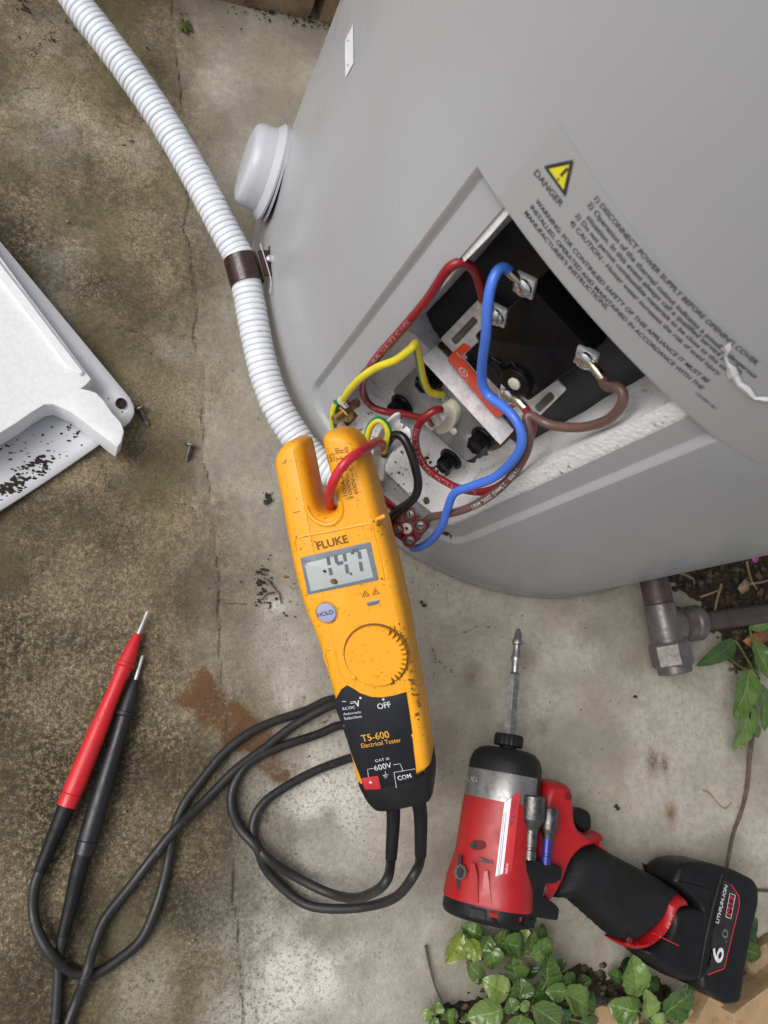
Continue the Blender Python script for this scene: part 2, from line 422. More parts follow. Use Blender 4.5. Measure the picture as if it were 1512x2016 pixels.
SEAM = [(330, -60), (340, 14), (345, 79), (350, 120), (356, 185), (361, 324), (370, 393), (369, 418), (360, 446), (372, 480), (375, 517), (383, 560), (387, 600), (384, 667), (387, 698), (400, 726), (400, 784), (397, 846), (397, 907), (409, 929), (415, 984), (431, 1150), (431, 1233), (435, 1358), (449, 1474), (451, 1590), (456, 1729), (468, 1844), (477, 1960), (480, 2060)]
CRACKS = [[(200, 905), (215, 950), (236, 985), (245, 1004), (240, 1040)], [(245, 992), (310, 984), (392, 1003)], [(330, 500), (352, 545), (384, 556)], [(335, 652), (385, 665)],
          [(0, 200), (60, 170), (130, 185), (160, 240), (150, 300)], [(430, 1180), (520, 1195), (560, 1230), (570, 1290)], [(590, 1450), (600, 1380), (570, 1350)],
          [(130, 90), (150, 150), (120, 230)], [(140, 700), (200, 640), (300, 660)], [(455, 1500), (520, 1560), (530, 1640)], [(880, 1250), (960, 1230), (1040, 1270)], [(600, 1430), (640, 1420), (690, 1380)], [(840, 1260), (870, 1310), (900, 1330)], [(560, 1560), (610, 1600), (640, 1660)], [(30, 640), (90, 600), (170, 620)], [(180, 330), (250, 370), (330, 380)]]
def make_ground():
    nx, ny = int((GX1 - GX0) / GS) + 1, int((GY1 - GY0) / GS) + 1
    X, Y = np.meshgrid(np.linspace(GX0, GX1, nx), np.linspace(GY0, GY1, ny))
    seam = jag(gp(SEAM), 3, .0012, 3); ds = poly_dist(X, Y, seam)
    # which side of the joint: signed by the seam's x at that y
    sy = np.array([p[1] for p in seam]); sx = np.array([p[0] for p in seam]); o = np.argsort(sy)
    side = X - np.interp(Y, sy[o], sx[o])
    dc = ds.copy()
    for k, c in enumerate(CRACKS): dc = np.minimum(dc, poly_dist(X, Y, jag(gp(c), 7, .0022, 20 + k)) + .0005)
    old = 1 / (1 + np.exp((side - .012 + (fbm(X, Y, 22, 5) - .5) * .06) / .013))          # 1 on the old mossy slab
    h = (fbm(X, Y, 14, 1) - .5) * .0035 + (fbm(X, Y, 90, 2) - .5) * (.0007 + .0016 * old) + (fbm(X, Y, 300, 9, 2) - .5) * (.0004 + .0010 * old)
    h += -.0011 * np.exp(-(dc / .0011) ** 2) * np.clip(fbm(X, Y, 30, 61) * 2.6 - .6, .1, 1)
    edge = np.minimum(np.minimum(X - GX0, GX1 - X), np.minimum(Y - GY0, GY1 - Y)); h *= np.clip(edge / .02, 0, 1)
    # rust stain left by a bar of iron
    rq = gp([(352, 1378), (402, 1318), (588, 1508), (540, 1550)]); sd = sdist(X, Y, rq) + (fbm(X, Y, 60, 11) - .5) * .016
    rust = np.clip(sd / .005 + .5, 0, 1) * np.clip(2.0 * fbm(X, Y, 55, 13) - .35, .38, 1.1)
    ru, rv = gp([(360, 1385)])[0], gp([(580, 1530)])[0]
    along = ((X - ru[0]) * (rv[0] - ru[0]) + (Y - ru[1]) * (rv[1] - ru[1])) / ((rv[0] - ru[0]) ** 2 + (rv[1] - ru[1]) ** 2)
    rust *= np.clip(2.6 - 1.5 * along, .4, 2.5)
    for (u, v, r) in ((1285, 1500, .006), (1308, 1505, .004), (1320, 1600, .005), (930, 1330, .008), (1070, 1430, .006), (1030, 1300, .006)):
        q = gp([(u, v)])[0]; rust = np.maximum(rust, (.75 if r < .0065 and u > 1200 else .35) * np.exp(-(((X - q[0]) ** 2 + ((Y - q[1]) * .6) ** 2) / r ** 2)))
    # white lime bloom
    lime = np.zeros_like(X)
    for (u, v, r, a) in ((620, 1560, .035, .9), (680, 1570, .03, .8), (590, 1680, .03, .55), (600, 1800, .04, .6), (610, 1900, .05, .95), (560, 1970, .05, .7), (640, 2010, .04, .7), (300, 1960, .03, .25), (555, 1270, .018, .65), (565, 1350, .014, .6), (548, 1205, .012, .6), (110, 90, .02, .25), (90, 235, .03, .22), (110, 555, .03, .22), (240, 280, .02, .35), (310, 720, .02, .3)):
        q = gp([(u, v)])[0]; lime = np.maximum(lime, a * np.exp(-((X - q[0]) ** 2 + (Y - q[1]) ** 2) / r ** 2))
    st = sdist(X, Y, gp([(530, 1185), (556, 1178), (566, 1240), (576, 1400), (560, 1395), (545, 1290)])) + (fbm(X, Y, 90, 81) - .5) * .006
    lime = np.maximum(lime, .75 * np.clip(st / .003 + .5, 0, 1))
    lime *= np.clip(3.4 * (fbm(X, Y, 34, 31) - .25), 0, 1.25)
    # dark algae growth on the old slab
    alg = np.zeros_like(X)
    for (u, v, r, a) in ((60, 1300, .10, .8), (60, 1500, .12, .9), (250, 1500, .10, .85), (150, 1750, .12, .9), (350, 1750, .09, .8), (430, 1650, .05, .8), (150, 1950, .10, .7), (420, 1900, .07, .7), (60, 480, .07, .75), (150, 560, .06, .7), (130, 640, .05, .7), (330, 480, .05, .5), (300, 560, .05, .35), (30, 1100, .10, .7), (180, 1100, .05, .4), (290, 480, .06, .45), (60, 20, .06, .55), (430, 1120, .03, .45), (170, 380, .03, .3), (260, 860, .04, .45), (420, 1450, .05, .5), (520, 1900, .05, .5), (500, 1720, .035, .55)):
        q = gp([(u, v)])[0]; alg = np.maximum(alg, a * np.exp(-((X - q[0]) ** 2 + (Y - q[1]) ** 2) / r ** 2))
    alg = np.clip(alg * (.35 + 1.3 * fbm(X, Y, 26, 41)), 0, 1)
    damp = np.clip((fbm(X, Y, 9, 51) - .35) * 2, 0, 1)
    Z = h
    V = np.stack([X, Y, Z], -1).reshape(-1, 3)
    idx = np.arange(nx * ny).reshape(ny, nx)
    F = np.stack([idx[:-1, :-1], idx[:-1, 1:], idx[1:, 1:], idx[1:, :-1]], -1).reshape(-1, 4).tolist()
    # outer sheet up to far beyond the picture
    n0 = len(V); E = 30.0
    far = np.array([[-E, -E, 0], [E, -E, 0], [E, E, 0], [-E, E, 0]])
    c = [idx[0, 0], idx[0, -1], idx[-1, -1], idx[-1, 0]]
    borders = [list(idx[0, :]), list(idx[:, -1]), list(idx[-1, ::-1]), list(idx[::-1, 0])]
    V = np.r_[V, far]
    for k in range(4): F.append([n0 + k, n0 + (k + 1) % 4] + [int(i) for i in borders[k][::-1]])
    me = bpy.data.meshes.new('ground'); me.from_pydata(V.tolist(), [], F)
    for nm, A in (('old', old), ('crack', dc), ('rust', rust * 1.25), ('lime', lime), ('algae', alg), ('damp', damp), ('na', fbm(X, Y, 26, 101, 5)), ('nb', fbm(X, Y, 24, 111, 5)), ('nc', fbm(X, Y, 12, 121, 5)), ('nd', fbm(X, Y, 17, 131, 5)), ('ne', fbm(X, Y, 44, 141, 3))):
        at = me.attributes.new(nm, 'FLOAT', 'POINT'); at.data.foreach_set('value', np.r_[A.reshape(-1), np.full(4, .3)].astype(np.float32))
    me.polygons.foreach_set('use_smooth', [True] * len(me.polygons)); me.update()
    o = bpy.data.objects.new('ground', me); COL.objects.link(o); tag(o, kind='structure', label='weathered concrete slab with a brown mossy half and a grey half')
    t = NT('weathered concrete')
    n1, n2 = t.attr('na'), t.noise(170, 4, .7)
    new = t.mix(t.ramp(n1, [(.30, 0.0), (.68, 1.0)]), (.265, .240, .192), (.435, .400, .332))
    new = t.mix(t.math('MULTIPLY', t.ramp(n2, [(.35, 1.0), (.6, 0.0)]), .45), new, (.21, .19, .155))
    new = t.mix(t.math('MULTIPLY', t.ramp(t.noise(800, 4, .85), [(.57, 0.0), (.66, 1.0)]), .55), new, (.12, .10, .075))
    new = t.mix(t.math('MULTIPLY', t.ramp(t.attr('nc'), [(.5, 0.0), (.66, 1.0)]), .35), new, (.27, .235, .155))
    oldc = t.mix(t.ramp(t.math('ADD', t.attr('nb'), t.math('MULTIPLY', t.math('SUBTRACT', n2, .5), .7)), [(.30, 0.0), (.68, 1.0)]), (.115, .085, .046), (.40, .315, .195))
    oldc = t.mix(t.math('MULTIPLY', t.ramp(t.noise(420, 5, .85), [(.44, 1.0), (.53, 0.0)]), .60), oldc, (.050, .038, .022))
    oldc = t.mix(t.math('MULTIPLY', t.ramp(t.noise(110, 5, .8), [(.52, 0.0), (.64, 1.0)]), .45), oldc, (.060, .048, .027))
    gr = t.noise(950, 4, .9)
    oldc = t.mix(t.math('MULTIPLY', t.ramp(gr, [(.44, 1.0), (.50, 0.0)]), .55), oldc, (.052, .040, .022))
    oldc = t.mix(t.math('MULTIPLY', t.ramp(gr, [(.56, 0.0), (.64, 1.0)]), .55), oldc, (.44, .37, .25))
    c = t.mix(t.attr('old'), new, oldc)
    am = t.math('MULTIPLY', t.attr('algae'), t.ramp(t.noise(300, 5, .9), [(.43, 0.12), (.53, 1.0)]))
    c = t.mix(am, c, t.mix(t.attr('ne'), (.019, .017, .009), (.045, .036, .018)))
    green = t.math('MULTIPLY', t.ramp(t.attr('nd'), [(.52, 0.0), (.68, 1.0)]), t.math('MULTIPLY', t.attr('old'), .5))
    c = t.mix(green, c, (.110, .096, .042))
    lm = t.math('MULTIPLY', t.attr('lime'), t.ramp(t.noise(330, 5, .9), [(.42, 0.12), (.50, 1.0)]))
    c = t.mix(lm, c, (.66, .63, .56))
    rm = t.math('MULTIPLY', t.attr('rust'), t.ramp(t.noise(300, 5, .85), [(.36, .35), (.56, 1.1)]))
    c = t.mix(t.math('MINIMUM', rm, .90), c, t.mix(t.attr('ne'), (.062, .022, .008), (.175, .085, .026)))
    ck = t.math('ADD', t.attr('crack'), t.math('MULTIPLY', t.math('SUBTRACT', t.noise(500, 3), .5), .0022))
    ckm = t.ramp(t.math('MULTIPLY', ck, 400.0), [(.18, 1.0), (.62, 0.0)])
    c = t.mix(t.math('MULTIPLY', ckm, t.ramp(t.attr('ne'), [(.34, .15), (.58, .9)])), c, (.035, .030, .019))
    pit = t.ramp(t.noise(330, 2, .5), [(.715, 0.0), (.735, 1.0)]); c = t.mix(t.math('MULTIPLY', pit, .85), c, (.05, .043, .03))
    r = t.mix(t.attr('old'), t.ramp(t.attr('damp'), [(0.0, .72), (1.0, .48)]), .85)
    b = t.bump(t.noise(420, 4, .8), .5, .0014); 
    t.set(col=c, rough=r, spec=.4, nor=b); me.materials.append(t.m)
make_ground()

# ------------------------------------------------------------------ garden soil lying over the slab's edge
SOILS = [[(830, 2090), (850, 2000), (880, 1965), (935, 1955), (985, 1930), (1060, 1960), (1130, 1900), (1180, 1884), (1235, 1890), (1290, 1925), (1360, 1950), (1440, 1880), (1500, 1845), (1560, 1830), (1600, 2100)],
         [(1290, 1150), (1330, 1168), (1380, 1195), (1395, 1225), (1405, 1262), (1425, 1300), (1440, 1330), (1475, 1330), (1500, 1300), (1540, 1290), (1700, 1250), (1700, 980), (1400, 1040), (1300, 1090)]]
def make_soil():
    polys = [gp(s) for s in SOILS]
    allp = np.array([q for s in polys for q in s]); x0, y0 = allp.min(0) - .02; x1, y1 = allp.max(0) + .02
    g = .0026; X, Y = np.meshgrid(np.arange(x0, x1, g), np.arange(y0, y1, g)); ny, nx = X.shape
    sd = np.maximum.reduce([sdist(X, Y, s) for s in polys]) + (fbm(X, Y, 45, 71) - .5) * .03
    Z = np.clip(sd * .35, -.010, .006) + (fbm(X, Y, 70, 72) - .45) * .016 * np.clip(sd / .01 + .4, 0, 1) + (fbm(X, Y, 320, 73, 2) - .5) * .005 - .0015
    keep = Z > -.008
    idx = np.arange(nx * ny).reshape(ny, nx); k = keep[:-1, :-1] | keep[1:, :-1] | keep[:-1, 1:] | keep[1:, 1:]
    F = np.stack([idx[:-1, :-1], idx[:-1, 1:], idx[1:, 1:], idx[1:, :-1]], -1)[k]
    used = np.unique(F); mp = np.full(nx * ny, -1); mp[used] = np.arange(len(used))
    V = np.stack([X, Y, Z], -1).reshape(-1, 3)[used]
    t = NT('garden soil')
    c = t.mix(t.ramp(t.noise(160, 6, .7), [(.35, 0.0), (.7, 1.0)]), (.010, .008, .005), (.060, .040, .024))
    c = t.mix(t.ramp(t.noise(420, 3, .6), [(.62, 0.0), (.70, 1.0)]), c, (.15, .105, .06))
    t.set(col=c, rough=.85, nor=t.bump(t.noise(500, 5, .7), .8, .002))
    o = obj('soil', V, mp[F].tolist(), t.m, smooth=60); tag(o, kind='structure')
    # crumbs, bark and dead bits on it
    r = random.Random(5); parts = []; tries = 0
    pick = np.argwhere(sd > .002)
    for k in range(1500):
        i, j = pick[r.randrange(len(pick))]; s = r.uniform(.0012, .0036)
        parts.append(lump((X[i, j], Y[i, j], Z[i, j] + s * .3), s, k, (r.uniform(.7, 1.8), r.uniform(.6, 1.2), r.uniform(.4, .8)), 1, .6))
    t = NT('soil crumbs'); c = t.mix(t.ramp(t.noise(130, 1), [(.42, 0.0), (.6, 1.0)]), (.012, .009, .006), (.11, .07, .038)); t.set(col=c, rough=.85)
    o = obj('soil_crumbs', *join(*parts), t.m, smooth=0); tag(o, label='dark crumbs of soil and bark on the garden bed', cat='soil', kind='stuff')
    return lambda x, y: float(np.interp(0, [0], [0])) if False else None
make_soil()

# ------------------------------------------------------------------ sandstone wall behind the tank
def rough_block(c, sx, sy, sz, rot, seed, mat, parent, name, n=7, amp=.004):
    bm = bmesh.new(); bmesh.ops.create_cube(bm, size=1.0); bmesh.ops.subdivide_edges(bm, edges=bm.edges, cuts=n, use_grid_fill=True)
    ca, sa = math.cos(rot), math.sin(rot); V = []
    for v in bm.verts:
        x, y, z = v.co; q = Vector((abs(x) * 2, abs(y) * 2, abs(z) * 2))
        k = sum(1 for w in q if w > .99)
        f = 1 - (.035 if k == 3 else .018 if k == 2 else 0)
        p = np.array([x * sx * f, y * sy * f, z * sz * f])
        w = mnoise.fractal(Vector(p * 26) + Vector((seed * 7.3, seed * 2.1, seed)), 1.0, 2.0, 4)
        p = p + nrm(np.array([x / sx, y / sy, z / sz])) * w * amp
        V.append(np.array(c) + np.array([p[0] * ca - p[1] * sa, p[0] * sa + p[1] * ca, p[2] + sz / 2]))
    F = [[v.index for v in f.verts] for f in bm.faces]; bm.free()
    return obj(name, V, F, mat, parent, smooth=40)
def stone_mat(name, a, b, d):
    t = NT(name); c = t.mix(t.ramp(t.noise(50, 7, .65), [(.3, 0.0), (.7, 1.0)]), a, b)
    c = t.mix(t.math('MULTIPLY', t.ramp(t.noise(26, 6, .7), [(.52, 0.0), (.62, 1.0)]), .7), c, d)
    t.set(col=c, rough=.85, nor=t.bump(t.noise(260, 6, .7), .5, .002)); return t.m
m_wall = stone_mat('sandstone', (.20, .125, .065), (.34, .25, .155), (.075, .045, .022))
m_stone = stone_mat('tan stone', (.30, .19, .095), (.40, .275, .155), (.16, .09, .04))
def make_wall():
    a, b = P(440, 12, 0), P(650, 58, 0); e = nrm(b - a); nn = np.array([-e[1], e[0], 0]); rot = math.atan2(e[1], e[0])
    w = thing('stone_wall', tuple(P(600, 20, 0)), 'rough tan sandstone wall at the top edge behind the tank', 'wall')
    x = -.16
    for k, L in enumerate((.13, .11, .15, .12, .14)):
        c = a + e * (x + L / 2) + nn * .055; rough_block((c[0], c[1], -.004), L - .006, .10, .075, rot + rng.uniform(-.03, .03), k + 1, m_wall, w, 'stone_block'); x += L
    x = -.20
    for k, L in enumerate((.14, .16, .12, .17, .12)):
        c = a + e * (x + L / 2) + nn * .062; rough_block((c[0], c[1], .075), L - .006, .10, .075, rot, k + 11, m_wall, w, 'stone_block'); x += L
make_wall()
# ================================================================== THE WATER HEATER
heater = thing('water_heater', (TC[0], TC[1], 0), 'large grey cylindrical water heater with its lower access opening uncovered', 'water heater')
dg = math.radians
TH0, TH1, THM = dg(-150.0), dg(-115.3), dg(-132.65)
OT0, OT1, OZ0 = dg(-146.0), dg(-118.5), .077
DFLAT = TR * math.cos(dg(17.35)) - .0040
def ztop(th): return .311 + .0040 * max(0.0, 1 - ((th - THM) / dg(17.35)) ** 2)
def make_shell():
    cols = list(np.linspace(dg(-153), dg(-148.5), 22)) + list(np.linspace(dg(-148.5), OT0, 5))[1:] + list(np.linspace(OT0, OT1, 56))[1:] + list(np.linspace(OT1, dg(-117), 4))[1:] + list(np.linspace(dg(-117), dg(-112), 24))[1:]
    ncol = len(cols)
    rest = list(np.linspace(dg(-112), dg(207), 108))[1:-1]
    allc = cols + rest; n = len(allc)
    # --- cylinder around the panel
    rows = [(.0035, TR - .004), (.0035, TR + .0010), (.006, TR + .0020), (.010, TR + .0012), (.013, TR), (.045, TR), (.345, TR), (.6, TR), (1.05, TR), (1.075, TR - .012), (1.085, TR - .04)]
    V = [cylp(t, z, r) for z, r in rows for t in allc]; F = []
    for i in range(len(rows) - 1):
        for k in range(n):
            if i == 5 and k < ncol - 1: continue
            j = (k + 1) % n; F.append([i * n + k, i * n + j, (i + 1) * n + j, (i + 1) * n + k])
    F.append([(len(rows) - 1) * n + k for k in range(n)])
    obj('tank_shell', V, F, m_tank, heater, smooth=30)
    # --- pressed access panel with its rectangular opening
    zl = [.045, .048, .051, .0535, .056, .0585, .061, .064, .068, .072, .075, OZ0]; nu = 44
    V, F = [], []; R = []
    for t in cols:
        zt = ztop(t); col = [(z, None) for z in zl] + [(OZ0 + (zt - OZ0) * k / nu, None) for k in range(1, nu + 1)]
        col += [(zt + .0004, 'top')] + [(zt + .0004 + (.345 - zt - .0004) * k / 5, 'top') for k in range(1, 6)]
        for z, top in col:
            s = TR * (t - THM); hw = TR * (TH1 - TH0) / 2; rr = .020
            if top: r = TR
            else:
                qx = abs(s) - (hw - rr); qz = (.057 + rr) - z
                sd = (math.hypot(max(qx, 0), max(qz, 0)) - rr) if (qx > 0 and qz > 0) else max(qx - rr, qz - rr)
                f = min(1, max(0, .5 - sd / .0042)); f = f * f * (3 - 2 * f)
                r = TR - f * .0032
            V.append(cylp(t, z, r))
    m = len(zl) + nu + 6
    for k in range(ncol - 1):
        for j in range(m - 1):
            inth = OT0 - 1e-6 <= cols[k] and cols[k + 1] <= OT1 + 1e-6
            if inth and len(zl) - 1 <= j < len(zl) - 1 + nu + 0: continue
            F.append([k * m + j, (k + 1) * m + j, (k + 1) * m + j + 1, k * m + j + 1])
    o = obj('access_panel', V, F, m_tank, heater, smooth=25, recalc=False)
make_shell()
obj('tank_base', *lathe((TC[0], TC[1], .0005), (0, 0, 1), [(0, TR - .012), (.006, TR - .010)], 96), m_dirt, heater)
def foam_block(name, pl, x0, x1, y0, y1, h0, h1, amp=.0012, mat=None, seed=0, flare=0.0):
    bm = bmesh.new(); bmesh.ops.create_cube(bm, size=1.0); bmesh.ops.subdivide_edges(bm, edges=bm.edges, cuts=11, use_grid_fill=True)
    V = []
    for v in bm.verts:
        x, y, z = [c + .5 for c in v.co]
        p = pl.w(x0 + flare * (1 - x) * z + (x1 - x0) * x, y0 + (y1 - y0) * y, h0 + (h1 - h0) * z)
        q = Vector(p) * 70 + Vector((seed, seed * 2, 0))
        p = p + amp * np.array(mnoise.noise_vector(q)) + amp * .5 * np.array(mnoise.noise_vector(q * 4))
        e = p - TC; k = math.hypot(e[0], e[1]); p = p if k < TR - .0046 else TC + np.array([e[0] / k * (TR - .0046), e[1] / k * (TR - .0046), e[2]])
        V.append(p)
    F = [[v.index for v in f.verts] for f in bm.faces]; bm.free()
    return obj(name, V, F, mat or m_foam, heater, smooth=50)
P0 = panel_plane(0.0)
foam_block('foam_insulation', P0, .0475, .078, .070, .335, .17, .2455, seed=1, flare=.0045)
foam_block('foam_insulation', P0, -.078, -.0552, .070, .335, .17, .2455, seed=2)
foam_block('foam_insulation', P0, -.075, .075, .052, .0775, .17, .2455, seed=3)
foam_block('foam_insulation', P0, -.058, -.030, .076, .153, .17, .204, .0022, seed=4)
foam_block('foam_insulation', P0, -.040, .054, .076, .135, .165, .192, .0015, seed=5)
obj('inner_tank', *lathe((TC[0], TC[1], .05), (0, 0, 1), [(0, .196), (.31, .196)], 60), m_inner, heater)
# element flange boss, plate and bolts
pc = panel_plane(.21); cpl = np.mean([pc.w(*pc.loc(*p)) for p in ((769, 772), (852, 690), (1000, 852), (917, 912))], axis=0)
obj('flange_boss', *lathe(cpl - PN * .030, PN, [(0, .041), (.020, .041), (.022, .039)], 40), m_rust, heater)
plate = obj('element_plate', *slab(rounded(pc.px([(769, 772), (852, 690), (1000, 852), (917, 912)]), .007), pc, bev(-.006, 0, .0012)), plain('dull plate', (.30, .30, .305), .42, .4, var=.25, vs=50, bump=.2, bs=200), heater)
def bolt(u, v, par=plate):
    c = B(u, v, .2103)
    b = obj('bolt', *lathe(c, PN, [(0, .0088), (.0012, .0088), (.0022, .0078)], 28), m_blackgloss, par)
    obj('bolt_head', *lathe(c, PN, [(.002, .0066), (.0095, .0066), (.0108, .0056), (.0106, .0040), (.0098, .0036)], 6, ref=(.3, .2, 1)), m_blackgloss, b, smooth=20)
for u, v in ((792, 797), (850, 742), (952, 862), (889, 903)): bolt(u, v)
lip = panel_plane(.2105)
a0, a1 = lip.loc(852, 690), lip.loc(1003, 852)
obj('bracket_lip', *box(lip, a0[0] - .001, a1[0] + .001, a0[1] - .0005, a0[1] + .0009, -.004, .0100, .0004), plain('crinkled zinc', (.80, .81, .83), .42, .2, var=.2, vs=160, bump=1.0, bs=190), plate)
for w_, p0, p1 in (('W/24 0V', (822, 760), (848, 786)), ('3.6k', (920, 868), (932, 858))):
    obj('lettering', *text_fit(pc, w_, p0, p1, .0003), m_print_w, plate, smooth=0)
# element terminal in its cream insulator
ci = panel_plane(.2125)
ins = obj('insulator', *slab(smooth_poly(ci.px([(862, 806), (884, 790), (902, 808), (899, 832), (880, 850), (862, 845)]), 4), ci, bev(-.003, .0025, .0012)), m_cream, plate)
obj('rivet', *lathe(B(893, 847, .2125), PN, [(0, .003), (.0015, .0026), (.002, .001)], 16), m_cream, plate)
sp = Plane(B(858, 826, .222), B(880, 805, .222) - B(836, 850, .222), PN)
obj('spade_terminal', *box(sp, -.013, .012, -.0034, .0034, -.0005, .0005, .0004), m_steel, plate)
obj('spade_receptacle', *box(sp, -.002, .009, -.0042, .0042, -.0012, .0022, .001), m_steel, plate)
obj('spade_screw', *lathe(sp.w(-.006, 0, .0005), PN, [(0, .0024), (.0015, .0022), (.0022, .0012)], 16), m_brass, plate)
obj('earth_lug', *lathe(B(872, 778, .2105), PN, [(0, .0042), (.0012, .0042), (.0016, .0022), (.0032, .002)], 18), m_zinc, plate)
# thermostat
st = panel_plane(.2035)
br = obj('bracket', *slab(rounded(st.px([(866, 668), (941, 590), (1114, 768), (1040, 842)]), .002), st, bev(-.0012, 0, .0003)), bpy.data.materials['crinkled zinc'], heater)
for q in ([(888, 668), (932, 622), (942, 632), (898, 679)], [(1052, 800), (1084, 770), (1094, 782), (1062, 812)]):
    obj('bracket_slot', *slab(rounded(st.px(q), .002), st, bev(0, .0006, .0003)), plain('slot metal', (.20, .19, .18), .4, .8), br)
tb = panel_plane(.219)
body = obj('thermostat', *slab(rounded(tb.px([(932, 662), (1046, 566), (1168, 698), (1038, 792)]), .003), tb, bev(-.018, 0, .0012)), m_blackgloss, heater)
obj('thermostat_step', *slab(rounded(tb.px([(906, 706), (944, 672), (1034, 772), (1001, 802)]), .0015), tb, bev(-.016, -.0035, .001)), m_blackgloss, body)
for k in range(5):
    f = k / 4; obj('rib', *slab(tb.px([(912 + f * 12, 712 + f * 14), (918 + f * 12, 706 + f * 14), (936 + f * 12, 726 + f * 14), (930 + f * 12, 732 + f * 14)]), tb, bev(-.004, -.002, .0003)), m_blackgloss, body)
obj('raised_rib', *slab(rounded(tb.px([(962, 716), (974, 708), (1008, 750), (996, 760)]), .001), tb, bev(-.001, .0018, .0006)), m_black, body)
lb = panel_plane(.2125)
tag_ = obj('red_label', *slab(rounded(lb.px([(880, 709), (888, 697), (911, 676), (926, 685), (905, 704), (990, 799), (1012, 790), (1018, 799), (990, 817), (976, 824)]), .0012, 2), lb, bev(-.001, 0, .0003)), m_orange, heater)
obj('lettering', *text_fit(lb, 'TEST', (897, 694), (908, 706), .0002), m_print_w, tag_, smooth=0)
obj('lettering', *text_fit(lb, 'OVER', (974, 776), (990, 794), .0002), m_print_k, tag_, smooth=0)
gc = np.array(lb.loc(913, 732)); ring = [(gc[0] + .0032 * math.cos(a), gc[1] + .0032 * math.sin(a)) for a in np.linspace(0, 2 * math.pi, 25)[:-1]]
rin = [(gc[0] + .0027 * math.cos(a), gc[1] + .0027 * math.sin(a)) for a in np.linspace(0, 2 * math.pi, 25)[:-1]]
Vr = [lb.w(*p, .0003) for p in ring + rin]; Fr = [[i, (i + 1) % 24, 24 + (i + 1) % 24, 24 + i] for i in range(24)]
for dx, dy, w, h in ((0, .001, .0003, .0022), (0, -.0001, .0017, .0002), (0, -.0008, .001, .0002)):
    k = len(Vr); Vr += [lb.w(gc[0] + dx + sx * w, gc[1] + dy + sy * h * .6, .0003) for sx, sy in ((-1, -1), (1, -1), (1, 1), (-1, 1))]; Fr.append([k, k + 1, k + 2, k + 3])
obj('earth_symbol', Vr, Fr, m_print_w, tag_, smooth=0)
obj('dial_boss', *lathe(B(1019, 750, .219), PN, [(0, .0095), (.0022, .0092), (.0028, .0085)], 32), m_blackgloss, body)
k_ = obj('adjuster', *lathe(B(1013, 755, .222), PN, [(-.002, .0036), (.001, .0036), (.0014, .003)], 20), m_cream, body)
for i in range(9):
    f0 = rng.uniform(0, 1); u, v = 985 + 60 * f0 + rng.uniform(-26, 26), 690 + 55 * f0 + rng.uniform(-10, 36)
    obj('print', *strip(tb, (u, v), (u + rng.uniform(9, 20), v + rng.uniform(10, 22)), .0005, .0002), plain('faint print', (.10, .095, .09), .6) if i == 0 else bpy.data.materials['faint print'], body, smooth=0)
def terminal(u, v, fu, fv, gu, gv, dd=.2195):
    c = B(u, v, dd); pl = Plane(c, PT * .9 + UP * .5, PN)
    t = obj('terminal', *box(pl, -.0055, .0055, -.0055, .0055, -.002, .0012, .0008), m_steel, body)
    obj('screw_head', *lathe(c, PN, [(.0012, .0050), (.0028, .0048), (.0040, .0034), (.0044, .0008)], 22), m_zinc, t)
    obj('screw_slot', *box(pl, -.0030, .0030, -.0004, .0004, .0036, .0041), m_dull, t)
    a, b = B(fu, fv, dd + .003), B(gu, gv, dd + .004)
    obj('ferrule', *tube([c + PN * .0012, a, a * .7 + b * .3, b], [.0016, .0019, .0024, .0025], 14), plain('tinned', (.66, .60, .48), .25, 1.0, var=.15, vs=300) if 'tinned' not in bpy.data.materials else bpy.data.materials['tinned'], t)
terminal(1033, 562, 1018, 549, 1001, 532)
terminal(979, 620, 968, 612, 951, 590)
terminal(1154, 705, 1166, 718, 1186, 744)
terminal(1002, 776, 1016, 785, 1034, 804)
# brown earth stud at the opening's lower left corner
es = thing('earth_stud', tuple(B(690, 812, .234)), 'corroded brown brass earth stud at the lower left corner of the opening', 'earth stud')
pe = Plane(B(676, 818, .241), B(700, 795, .241) - B(655, 845, .241), PN)
obj('earth_plate', *box(pe, -.017, .014, -.0075, .0075, -.001, .001, .001), m_rust, es)
obj('stud_nut', *hexprof(B(682, 806, .242), PN, 0, .006, .0075), m_brass, es, smooth=20)
obj('stud', *rod(B(682, 806, .242), B(682, 806, .242) + PN * .012, .0033), m_brass, es)
obj('washer', *lathe(B(688, 797, .244), nrm(PN + PT), [(0, .006), (.0015, .006)], 20), m_brass, es)
obj('clamp_screw', *rod(B(684, 800, .246), B(702, 793, .246), .0030), m_rust, es)
obj('crimp', *rod(B(681, 797, .250), B(674, 787, .252), .0026, .0034), m_zinc, es)

# ---------------------------------------------------------------- labels on the tank
def cyl_patch(u0, u1, zlo, zhi, R, nu=40, nz=4):
    V, F = [], []
    for i in range(nu + 1):
        t = u0 + (u1 - u0) * i / nu; lo = zlo(t) if callable(zlo) else zlo; hi = zhi(t) if callable(zhi) else zhi
        for j in range(nz + 1): V.append(cylp(t, lo + (hi - lo) * j / nz, R))
    for i in range(nu):
        for j in range(nz): a = i * (nz + 1) + j; F.append([a, a + nz + 1, a + nz + 2, a + 1])
    return V, F
def cyl_text(body, p0, p1, R, ysc=1.0, bold=0.0, off=0.0):
    V, F = text2d(body, bold); t0, z0 = thz(*p0); t1, z1 = thz(*p1); x0, x1 = V[:, 0].min(), V[:, 0].max(); s = (t1 - t0) * TR / (x1 - x0)
    return [cylp(t0 + (x - x0) * s / TR, z0 + (z1 - z0) * (x - x0) / (x1 - x0) + y * s * ysc + off, R) for x, y in V], F
